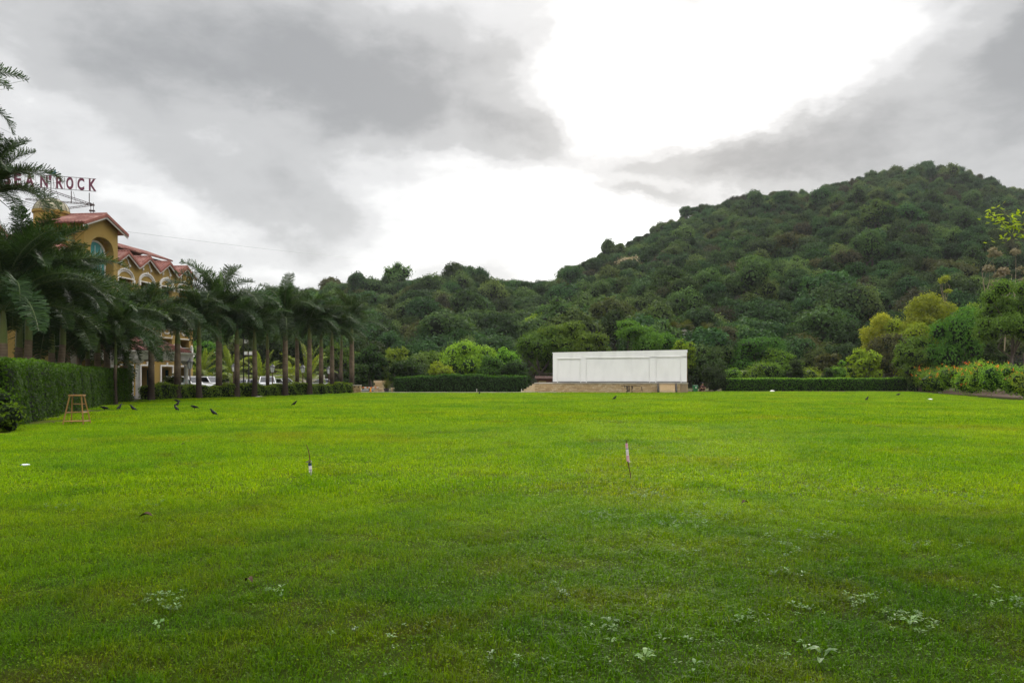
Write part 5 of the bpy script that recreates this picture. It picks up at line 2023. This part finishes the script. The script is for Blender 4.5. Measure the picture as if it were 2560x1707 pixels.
rock(1930, 979.5, .32, .22, .15, WHITETRIM, 'sack', 'pale sack lying at the far edge of the lawn right of the wall', 'sack', 1)
rock(2325, 999, .35, .18, .06, WHITETRIM, 'paper_scrap', 'white scrap on the lawn in front of the orange flower bed', 'litter', 2)
rock(2350, 982, .16, .12, .12, CONC, 'stone', 'grey stone on the bare soil edge of the flower bed', 'stone', 3)
rock(686, 1174, .055, .03, .03, mat('brick red', (.28, .07, .04), .9), 'brick_fragment', 'small red brick fragment left of the left stake', 'stone', 4)
rock(648, 992, .5, .15, .05, CONC, 'paper_scrap', 'pale flat scrap at the foot of the low palm hedge', 'litter', 5)

# ------------------------------------------------------------------ cars and lamps in the car park
def car(px, d, rz, kind, label, seed, colour=WHITEPAINT):
    b = at(px, HZ, d)
    t = empty('parked_car', label, 'car', (b.x, d, 0), rz, 'cars parked behind the palm row')
    L_, Wd = (4.3, 1.75)
    if kind == 'suv':
        prof = [(-2.1, .35), (-2.15, .75), (-2.05, .98), (-1.15, 1.02), (-.75, 1.08), (2.05, 1.08), (2.12, .9), (2.1, .35)]
        roof = [(-1.0, 1.06), (-.45, 1.68), (1.75, 1.70), (2.05, 1.06)]
    elif kind == 'sedan':
        prof = [(-2.15, .32), (-2.2, .62), (-2.0, .80), (-1.0, .90), (-.7, .94), (1.4, .96), (2.1, .92), (2.18, .6), (2.1, .32)]
        roof = [(-.95, .93), (-.25, 1.40), (.85, 1.42), (1.55, .95)]
    else:
        prof = [(-1.75, .32), (-1.8, .65), (-1.65, .84), (-.95, .93), (-.6, .96), (1.65, .98), (1.75, .8), (1.72, .32)]
        roof = [(-.90, .95), (-.25, 1.48), (1.15, 1.50), (1.62, .97)]
    g = Geo()
    n = len(prof)
    ws = [.92 if z < .5 else 1.0 for _, z in prof]
    v = [(x, -Wd / 2 * w, z) for (x, z), w in zip(prof, ws)] + [(x, Wd / 2 * w, z) for (x, z), w in zip(prof, ws)]
    g.add(v, [[i, (i + 1) % n, n + (i + 1) % n, n + i] for i in range(n)])
    g.add(v, [list(range(n))[::-1]])
    g.add(v, [list(range(n, 2 * n))])
    v = [(x, -Wd / 2 * (.96 if i in (0, 3) else .80), z) for i, (x, z) in enumerate(roof)]
    v += [(x, -y, z) for x, y, z in v]
    g.add(v, [(1, 5, 6, 2), (0, 4, 5, 1), (2, 6, 7, 3), (3, 2, 1, 0), (4, 5, 6, 7), (0, 3, 7, 4)])
    body = part('body', g, colour, t)
    V = np.array(v)

    def quad(a, b_, c, d_, name, m, k=.86, out=.012):
        q = V[[a, b_, c, d_]]
        ce = q.mean(0)
        q = ce + (q - ce) * k
        nr = np.cross(q[1] - q[0], q[2] - q[0])
        nr /= np.linalg.norm(nr)
        if np.dot(nr, ce - np.array([.4, 0, 1.1])) < 0:
            nr = -nr
        g = Geo()
        g.add(np.vstack([q + nr * out, q + nr * .001]), [(0, 1, 2, 3), (0, 4, 5, 1), (1, 5, 6, 2), (2, 6, 7, 3), (3, 7, 4, 0)])
        part(name, g, m, t)
    quad(0, 4, 5, 1, 'windscreen', CARGLASS, .9)
    quad(2, 6, 7, 3, 'rear_window', CARGLASS, .85)
    for s0 in (0, 4):
        A, B, C, D = V[s0], V[s0 + 1], V[s0 + 2], V[s0 + 3]
        cut = .47
        M0, M1 = A + (D - A) * cut, B + (C - B) * cut
        for q in (np.array([A, B, M1, M0]), np.array([M0, M1, C, D])):
            ce = q.mean(0)
            q = ce + (q - ce) * np.array([.90, 1, .80])
            o_ = np.array([0, .012 * np.sign(ce[1]), .004])
            g = Geo()
            g.add(np.vstack([q + o_, q]), [(0, 1, 2, 3), (0, 4, 5, 1), (1, 5, 6, 2), (2, 6, 7, 3), (3, 7, 4, 0)])
            part('side_window', g, CARGLASS, t)
    x0, x1 = prof[0][0], prof[-1][0]
    for x in (x0 + .75, x1 - .75):
        for y in (-1, 1):
            g = Geo()
            g.tube([(x, y * (Wd / 2 - .16), .32), (x, y * (Wd / 2 + .02), .32)], .32, 16)
            w = part('wheel', g, BLACKRUB, t)
            g = Geo()
            g.tube([(x, y * (Wd / 2 + .021), .32), (x, y * (Wd / 2 + .03), .32)], .19, 12)
            part('rim', g, CONC, w)
    for y in (-1, 1):
        g = Geo()
        g.box((x0 - .02, y * .62, .70), (.06, .34, .14))
        part('headlight', g, LAMPGLASS, t)
        g = Geo()
        g.box((x1 + .01, y * .70, .78), (.05, .18, .26))
        part('tail_light', g, REDLAMP, t)
    return t


car(470, 72, 2.9, 'suv', 'white estate car nearest the hotel corner behind the black lantern', 1)
car(520, 79, 2.8, 'suv', 'white off-road car with dark side windows left of the tallest palm', 2)
car(612, 80, .25, 'sedan', 'white saloon car sloping down to the left by the floodlight pole', 3)
car(668, 82, 1.9, 'suv', 'white van-like car decorated on its windscreen in the middle of the row', 4)
car(708, 87, 2.7, 'hatch', 'white car with red panels half hidden by a thick palm trunk', 5)
car(800, 91, .2, 'sedan', 'white car low behind the hedge third from the gate end', 6)


def lamp(px, y_top, d, label):
    b = at(px, HZ, d)
    h = EYE + (HZ - y_top) / F * d
    t = empty('street_lamp', label, 'street lamp', (b.x, d, 0), 0, 'black lantern lamps along the car park')
    g = Geo()
    g.tube([(0, 0, 0), (0, 0, .25), (0, 0, .3), (0, 0, h - .95)], [.11, .10, .06, .05], 8)
    part('pole', g, mat_noise('brown pole', (.09, .045, .025), (.05, .03, .02), 3), t)
    g = Geo()
    g.tube([(0, 0, h - .95), (0, 0, h - .9), (0, 0, h - .42)], [.10, .16, .24], 6)
    ln = part('lantern', g, LAMPGLASS, t)
    g = Geo()
    for a in np.arange(6) / 6 * 6.283:
        g.tube([(.165 * math.cos(a), .165 * math.sin(a), h - .92), (.25 * math.cos(a), .25 * math.sin(a), h - .41)], .016, 4)
    part('lantern_frame', g, IRON, ln)
    g = Geo()
    g.tube([(0, 0, h - .42), (0, 0, h - .38), (0, 0, h - .2), (0, 0, h - .12), (0, 0, h)], [.30, .29, .10, .05, .015], 8)
    part('cap', g, IRON, t)


lamp(475, 893, 64, 'black lantern lamp at the hotel corner beside a palm trunk')
lamp(681, 907, 80, 'black lantern lamp in front of the light green coconut fronds')
lamp(757, 909, 83, 'black lantern lamp in front of the yellow upright fronds')
lamp(822, 913, 88, 'black lantern lamp nearest the gate, behind two palm trunks')
lamp(584, 906, 84, 'black lantern lamp half hidden by a palm trunk left of the floodlights')


def floodlight(px, d, spots, y_top, label):
    b = at(px, HZ, d)
    h = EYE + (HZ - y_top) / F * d
    t = empty('floodlight_pole', label, 'floodlight', (b.x, d, 0), 0, 'floodlight poles in the car park')
    g = Geo()
    g.tube([(0, 0, 0), (0, 0, h)], [.07, .05], 8)
    part('pole', g, IRON, t)
    for (sx, y) in spots:
        z = EYE + (HZ - y) / F * d
        x = sx / F * d
        g = Geo()
        g.box((x, -.12, z), (.36, .22, .36), taper=.8)
        g.tube([(0, 0, z), (x, -.05, z)], .025, 5)
        hd = part('floodlight', g, CONC, t)
        g = Geo()
        g.box((x, -.237, z), (.27, .012, .27))
        part('lens', g, LAMPGLASS, hd)


floodlight(609, 70, [(8, 854)], 845, 'tall dark floodlight pole with one square light')
floodlight(622, 78, [(-6, 883), (6, 883)], 880, 'shorter floodlight pole with two square lights side by side')

# boundary wall of the car park and pale railing
a0, a1 = at(565, HZ, 102), at(812, HZ, 102)
t = empty('boundary_wall', 'pale concrete boundary wall at the back of the car park', 'wall', (a0.x, 102, 0))
n = 8
w = (a1.x - a0.x) / n
for k in range(n):
    g = Geo()
    g.box((w * (k + .5), 0, .85), (w - .03, .2, 1.9))
    part('panel', g, CONC, t)
    g = Geo()
    g.box((w * (k + .5), 0, 1.84), (w - .02, .28, .08))
    part('coping', g, WHITETRIM, t)
b = at(455, HZ, 62)
t = empty('railing', 'pale green pipe railing in front of the hotel corner', 'railing', (b.x, b.y, 0), .6)
g = Geo()
for x in (-.45, -.1, .15, .5):
    g.tube([(x, 0, 0), (x, 0, 1.35)], .03, 6)
for x in (-.45, .15):
    g.tube([(x, 0, 1.35), (x + .35, 0, 1.35)], .03, 6)
    g.tube([(x, 0, .8), (x + .35, 0, .8)], .025, 6)
part('pipe', g, mat('pale green paint', (.45, .58, .52), .5), t)

# ------------------------------------------------------------------ wooden stand on the lawn
b = ground(192, 1062)
t = empty('wooden_stand', 'tall four-legged wooden stand on the lawn by the tall hedge', 'stand', (b.x, b.y, 0), .18)
HT = .98
tops = [(-.19, -.08), (.17, -.08), (.19, .10), (-.17, .10)]
feet = [(-.37, -.20), (.27, -.20), (.37, .22), (-.25, .22)]


def on_leg(i, z):
    f = z / HT
    return np.array([feet[i][0] + (tops[i][0] - feet[i][0]) * f, feet[i][1] + (tops[i][1] - feet[i][1]) * f, z])


def bar(g, a, b_, w):
    g.tube([a, b_], w, 4)


for i in range(4):
    g = Geo()
    bar(g, on_leg(i, -.03), on_leg(i, HT), .024)
    part('leg', g, WOODM, t)
g = Geo()
g.box((0, .01, HT + .015), (.46, .28, .045))
part('top_board', g, WOODM, t)
for (i, j, z) in ((0, 1, .13), (1, 2, .13), (2, 3, .13), (3, 0, .13), (2, 3, .70), (3, 0, .42), (1, 2, .42), (2, 3, .42)):
    g = Geo()
    bar(g, on_leg(i, z), on_leg(j, z), .020)
    part('rung', g, WOODM, t)

# ------------------------------------------------------------------ stakes
b = ground(775, 1187)
t = empty('stake', 'bent stick stake with white sleeve and blue band low on it, left of centre', 'stake', (b.x, b.y, 0))
k_ = b.y / F
g = Geo()
pts = [((x - 775) * k_, 0, (1187 - y) * k_) for x, y in ((777, 1192), (774, 1162), (774, 1146), (773, 1135), (771, 1125), (768, 1117), (766, 1111))]
g.tube(pts, [.008, .008, .008, .008, .007, .006, .006], 6)
part('stick', g, STICK, t)
g = Geo()
g.tube([(.014, 0, -.02), (.006, 0, .11), (0, 0, .155)], [.024, .026, .026], 12)
sl = part('sleeve', g, PAPER, t)
g = Geo()
g.tube([(-.001, 0, .155), (-.004, 0, .195)], .0275, 12)
part('blue_band', g, NAVY, sl)
g = Geo()
g.tube([(.008, 0, .08), (.006, 0, .095)], .0268, 12)
part('print_band', g, mat('grey print', (.25, .22, .26), .6), sl)
g = Geo()
g.add([(-.07, -.02, .212), (-.03, -.03, .235), (.02, -.02, .245), (.022, .03, .215), (-.03, .03, .20), (.02, 0, .20)], [(0, 1, 4), (1, 2, 3), (1, 3, 4), (0, 4, 5), (2, 5, 3)])
part('paper_flap', g, PAPER, sl)
b = ground(1577, 1201)
t = empty('stake', 'stick stake with pink and white printed sleeve around its upper half, right of centre', 'stake', (b.x, b.y, 0))
k_ = b.y / F
P2 = lambda x, y: ((x - 1577) * k_, 0, (1201 - y) * k_)
g = Geo()
g.tube([P2(1579, 1207), P2(1575, 1180), P2(1571, 1160), P2(1569, 1150), P2(1567, 1125), P2(1566, 1100)], [.006, .008, .010, .011, .012, .009], 6)
part('stick', g, STICK, t)
for (y0, y1, m, r) in ((1108, 1120, PINK, .020), (1120, 1123, mat('grey print', (.25, .22, .26), .6), .0205), (1123, 1138, PAPER, .021), (1138, 1153, PINK, .023)):
    x = lambda y: 1566 + (y - 1105) * .09
    g = Geo()
    g.tube([P2(x(y0), y0), P2(x(y1), y1)], r, 12)
    part('sleeve', g, m, t)
g = Geo()
g.ball(P2(1573, 1154), .016, 7, 5)
part('paper_knot', g, PAPER, t)

# ------------------------------------------------------------------ crows
def crow_geo(head_down):
    g = Geo()
    hz_ = -.05 if head_down else .0
    pts = [(-.25, 0, .115), (-.17, 0, .13), (-.11, 0, .145), (-.02, 0, .165), (.07, 0, .185 + hz_ * .2), (.12, 0, .215 + hz_ * .6), (.16, 0, .245 + hz_), (.20, 0, .245 + hz_), (.225, 0, .24 + hz_)]
    g.tube(pts, [.016, .026, .05, .070, .066, .046, .040, .034, .012], 10)
    g.tube([(.215, 0, .242 + hz_), (.245, 0, .237 + hz_), (.275, 0, .225 + hz_)], [.013, .010, .003], 6)
    for s_ in (-1, 1):
        g.ball((-.06, s_ * .055, .165), (.13, .022, .045), 8, 5)
        g.tube([(-.17, s_ * .03, .14), (-.27, s_ * .012, .115)], [.02, .006], 5)
        g.tube([(-.0, s_ * .03, .12), (.005, s_ * .033, .05), (-.005, s_ * .035, -.01)], [.012, .006, .006], 5)
        g.tube([(-.02, s_ * .035, .005), (.04, s_ * .035, .003)], .005, 4)
    for v in g.v:
        a = .42 if not head_down else .10
        x, zz = v[:, 0].copy(), v[:, 2].copy()
        up = np.clip((zz - .085) / .05, 0, 1)
        x2, z2 = x * math.cos(a) - (zz - .13) * math.sin(a), .15 + x * math.sin(a) + (zz - .13) * math.cos(a)
        v[:, 0], v[:, 2] = x + (x2 - x) * up, zz + (z2 - zz) * up
    return g


CROW = [crow_geo(False).mesh('crow', FEATHER, True), crow_geo(True).mesh('crow', FEATHER, True)]
for i, (px, py, a, dn, lab) in enumerate([
        (261, 1029, 3.3, 1, 'crow nearest the tall hedge beside the wooden stand'), (299, 1027, 1.4, 0, 'crow seen end-on second right of the wooden stand'),
        (332, 1030, 3.1, 0, 'crow third right of the wooden stand, beak to the left'), (443, 1009, 3.2, 1, 'farthest crow of the left flock, near the low hedge'),
        (444, 1018, 1.2, 0, 'upright crow just below the farthest one of the left flock'), (440, 1030, 2.6, 0, 'crow leaning left below the upright one'),
        (486, 1026, 3.3, 1, 'crow by the worn patch right of the left flock'), (533, 1042, 3.0, 0, 'largest and nearest crow, on the left of the lawn'),
        (736, 1017, .2, 0, 'lone crow facing right below the middle of the palm row'), (1199, 987, 1.3, 0, 'small far crow in front of the long dark hedge'),
        (1537, 1001, .3, 0, 'crow facing right in front of the white wall'), (2168, 1003, .6, 0, 'crow on the right of the lawn below the hedge end'),
        (2246, 991, .2, 1, 'far crow with head down near the flower bed')]):
    b = ground(px, py)
    o = link('crow', CROW[dn], None, (b.x, b.y, .03), a)
    o.scale = (.85, .85, .85)
    tag(o, lab, 'crow', 'crows on the lawn')

# ------------------------------------------------------------------ litter and fallen leaves
b = ground(62, 1168)
t = empty('bottle', 'white plastic bottle with a dark cap lying on the lawn at the left', 'bottle', (b.x, b.y, .04), .25)
t.scale = (.72, .72, .72)
g = Geo()
g.tube([(-.07, 0, 0), (-.06, 0, 0), (.06, 0, 0.005), (.09, 0, .01), (.11, 0, .012)], [.02, .03, .03, .016, .014], 12)
part('body', g, mat('white plastic', (.75, .75, .75), .4), t)
g = Geo()
g.tube([(-.10, 0, -.004), (-.068, 0, 0)], .026, 12)
part('cap', g, NAVY, t)


def dry_leaf(px, py, L_, rz, lab, m=DRYLEAF, name='dry_leaf', cat='leaf'):
    b = ground(px, py)
    g = Geo()
    n = 7
    s_ = np.linspace(0, 1, n)
    w = L_ * .28 * np.sin(np.pi * s_) ** .8
    x = (s_ - .5) * L_
    zc = .03 * np.sin(s_ * 3) + .03
    v = np.concatenate([np.stack([x, -w, zc + w * .5], -1), np.stack([x, 0 * x, zc], -1), np.stack([x, w, zc + w * .6], -1)])
    ix = np.arange(n - 1)
    g.add(v, np.concatenate([np.stack([ix + q * n, ix + 1 + q * n, ix + 1 + (q + 1) * n, ix + (q + 1) * n], -1) for q in range(2)]))
    tag(link(name, g.mesh(name, m), None, (b.x, b.y, .015), rz), lab, cat, None)


dry_leaf(458, 1117, .11, .5, 'curled brown leaf on the lawn left of the left stake')
dry_leaf(622, 1470, .09, -.6, 'dark curled dry leaf in the left foreground')
dry_leaf(365, 1302, .15, .05, 'long thin brown twig-like leaf in the left foreground')
dry_leaf(1862, 1268, .10, .4, 'pale dead leaf among the weeds on the right')


# pale broad-leaved weeds in the grass
def weed_geo(rng, n, L_, h):
    g = Geo()
    for k in range(n):
        a = rng.random() * 6.28
        l_ = L_ * rng.uniform(.6, 1.15)
        e0 = rng.uniform(.1, .9)
        hd = np.array([math.cos(a), math.sin(a), 0])
        sd_ = np.array([-math.sin(a), math.cos(a), 0])
        p0 = np.array([0, 0, h * rng.uniform(.2, 1.0)]) + hd * .006
        m1 = p0 + (hd * math.cos(e0) + np.array([0, 0, math.sin(e0)])) * l_ * .5
        tip = m1 + (hd + np.array([0, 0, rng.uniform(-.6, .2)])) * l_ * .5
        w = sd_ * l_ * .19
        up = np.array([0, 0, l_ * .07])
        q1, q2 = p0 + (m1 - p0) * .5, m1 + (tip - m1) * .55
        g.add([p0, q1 - w * .75 + up * .7, q1, q1 + w * .75 + up * .7, m1 - w + up, m1, m1 + w + up, q2 - w * .65 + up * .6, q2, q2 + w * .65 + up * .6, tip],
              [(0, 1, 2), (0, 2, 3), (7, 10, 8), (8, 10, 9)], 0, rng.random())
        g.f.append((np.array([(1, 4, 5, 2), (2, 5, 6, 3), (4, 7, 8, 5), (5, 8, 9, 6)]) + g.n - 11, 0, np.full(4, rng.random(), dtype=np.float32)))
    g.tube([(0, 0, -.01), (0, 0, h)], .002, 4)
    return g


wr = np.random.default_rng(31)
WV_ = [weed_geo(wr, 8, .055, .05).mesh('weed', WEED), weed_geo(wr, 6, .07, .06).mesh('weed', WEED), weed_geo(wr, 11, .045, .05).mesh('weed', WEED), weed_geo(wr, 4, .06, .065).mesh('weed', WEED)]
spots = []
for (px, py, n, sx, sy) in [(1620, 1240, 34, 60, 14), (1500, 1295, 26, 45, 14), (1690, 1305, 50, 95, 24), (1780, 1290, 26, 50, 14), (1920, 1290, 10, 40, 12), (2050, 1345, 26, 50, 14), (1940, 1380, 16, 60, 20),
                            (1690, 1395, 10, 50, 16), (1950, 1445, 10, 40, 12), (2300, 1370, 9, 30, 8), (2415, 1370, 8, 24, 8), (2140, 1505, 14, 60, 14), (2000, 1530, 10, 40, 12), (2240, 1550, 14, 60, 12),
                            (1890, 1560, 8, 40, 12), (2290, 1580, 14, 50, 14), (1520, 1585, 6, 40, 10), (1410, 1490, 9, 40, 14), (390, 1510, 16, 60, 14), (420, 1530, 8, 40, 8), (700, 1485, 6, 30, 8), (350, 1270, 12, 90, 8),
                            (150, 1278, 8, 60, 8), (190, 1103, 12, 14, 4), (2450, 1250, 30, 90, 40), (2150, 1250, 30, 200, 40), (1950, 1230, 20, 150, 20), (2500, 1510, 12, 50, 20), (1000, 1600, 14, 500, 70), (1700, 1640, 14, 400, 50)]:
    for _ in range(n):
        x, y = wr.normal(px, sx * .6), wr.normal(py, sy * .6)
        if y > 1010:
            q = ground(x, y)
            spots.append((q.x, q.y, .022))
n = len(spots)
s_ = wr.uniform(.3, .72, n)
scatter('weeds', spots, wr.uniform(0, 6.28, n), np.stack([s_] * 3, -1), wr.integers(0, 4, n), WV_, tilt=wr.normal(size=(n, 2)) * .15)
for (px, py, s0, lab) in ((2055, 1672, 2.0, 'large pale-leaved weed at the bottom right of the lawn'), (1612, 1678, 1.7, 'pale weed with a drooping leaf near the bottom centre'),
                          (1738, 1690, 1.2, 'small round-leaved weed at the bottom between two larger ones'), (2012, 1640, 1.3, 'single upright broad-leaved weed left of the largest one'),
                          (1525, 1582, 1.5, 'pale forked weed in the lower middle of the lawn'), (2275, 1582, 1.5, 'pale weed cluster with a brown leaf at the lower right')):
    b = ground(px, py)
    o = link('weed_plant', WV_[1 if s0 > 1.4 else 3], None, (b.x, b.y, .02), px * .7)
    o.scale = (s0 * .75,) * 3
    tag(o, lab, 'weed', 'larger weeds in the foreground')

# overhanging branch of a tree that stands outside the right edge
b = at(2700, HZ, 24)
t = empty('tree', 'light green branch tips reaching in at the upper right edge', 'tree', (b.x, b.y, 0))
rng = np.random.default_rng(77)
g = Geo()
g.tube([(0, 0, -.1), (.1, 0, 2.4), (0, 0, 4.6)], [.16, .12, .09], 8)
tips = []
for (px, py) in ((2500, 523), (2478, 540), (2492, 553), (2540, 535), (2545, 565), (2525, 570), (2555, 575), (2505, 597), (2550, 590), (2530, 560)):
    q = at(px, py, 23.6)
    tips.append(np.array([q.x - b.x, q.y - b.y, q.z]))
hub = np.array([-.9, -.1, 5.4])
g.tube([(0, 0, 4.4), hub * .6 + np.array([0, 0, 2.1]), hub], [.07, .05, .035], 6)
for q in tips:
    g.tube([hub, (hub + q) / 2 + np.array([0, 0, .12]), q], [.02, .012, .006], 4)
part('trunk', g, BARK, t)
g = Geo()
for q in tips:
    m = 16
    P3 = q + rng.normal(size=(m, 3)) * np.array([.16, .16, .07])
    g.leaves(P3, rng.normal(size=(m, 3)) * .6 + np.array([0, 0, 1]), .17, .07, rng)
cg, _ = crown(rng, 1.5, 2.6, 9, 1500, .16)
g.merge(cg, Matrix.Translation((.8, .2, 4.3)))
part('crown', g, [L_LIME, L_CORE], t)

# ------------------------------------------------------------------ air
hz = Geo()
hz.b2(-1600, 1600, -400, 2600, -5, 175)
hm = bpy.data.materials.new('haze air')
hm.use_nodes = True
hm.node_tree.nodes.clear()
vp = hm.node_tree.nodes.new('ShaderNodeVolumePrincipled')
vp.inputs['Color'].default_value = (.90, .93, .96, 1)
vp.inputs['Density'].default_value = .00009
vp.inputs['Anisotropy'].default_value = .2
mo = hm.node_tree.nodes.new('ShaderNodeOutputMaterial')
hm.node_tree.links.new(vp.outputs[0], mo.inputs['Volume'])
o = link('haze', hz.mesh('haze', hm))
o['kind'] = 'stuff'
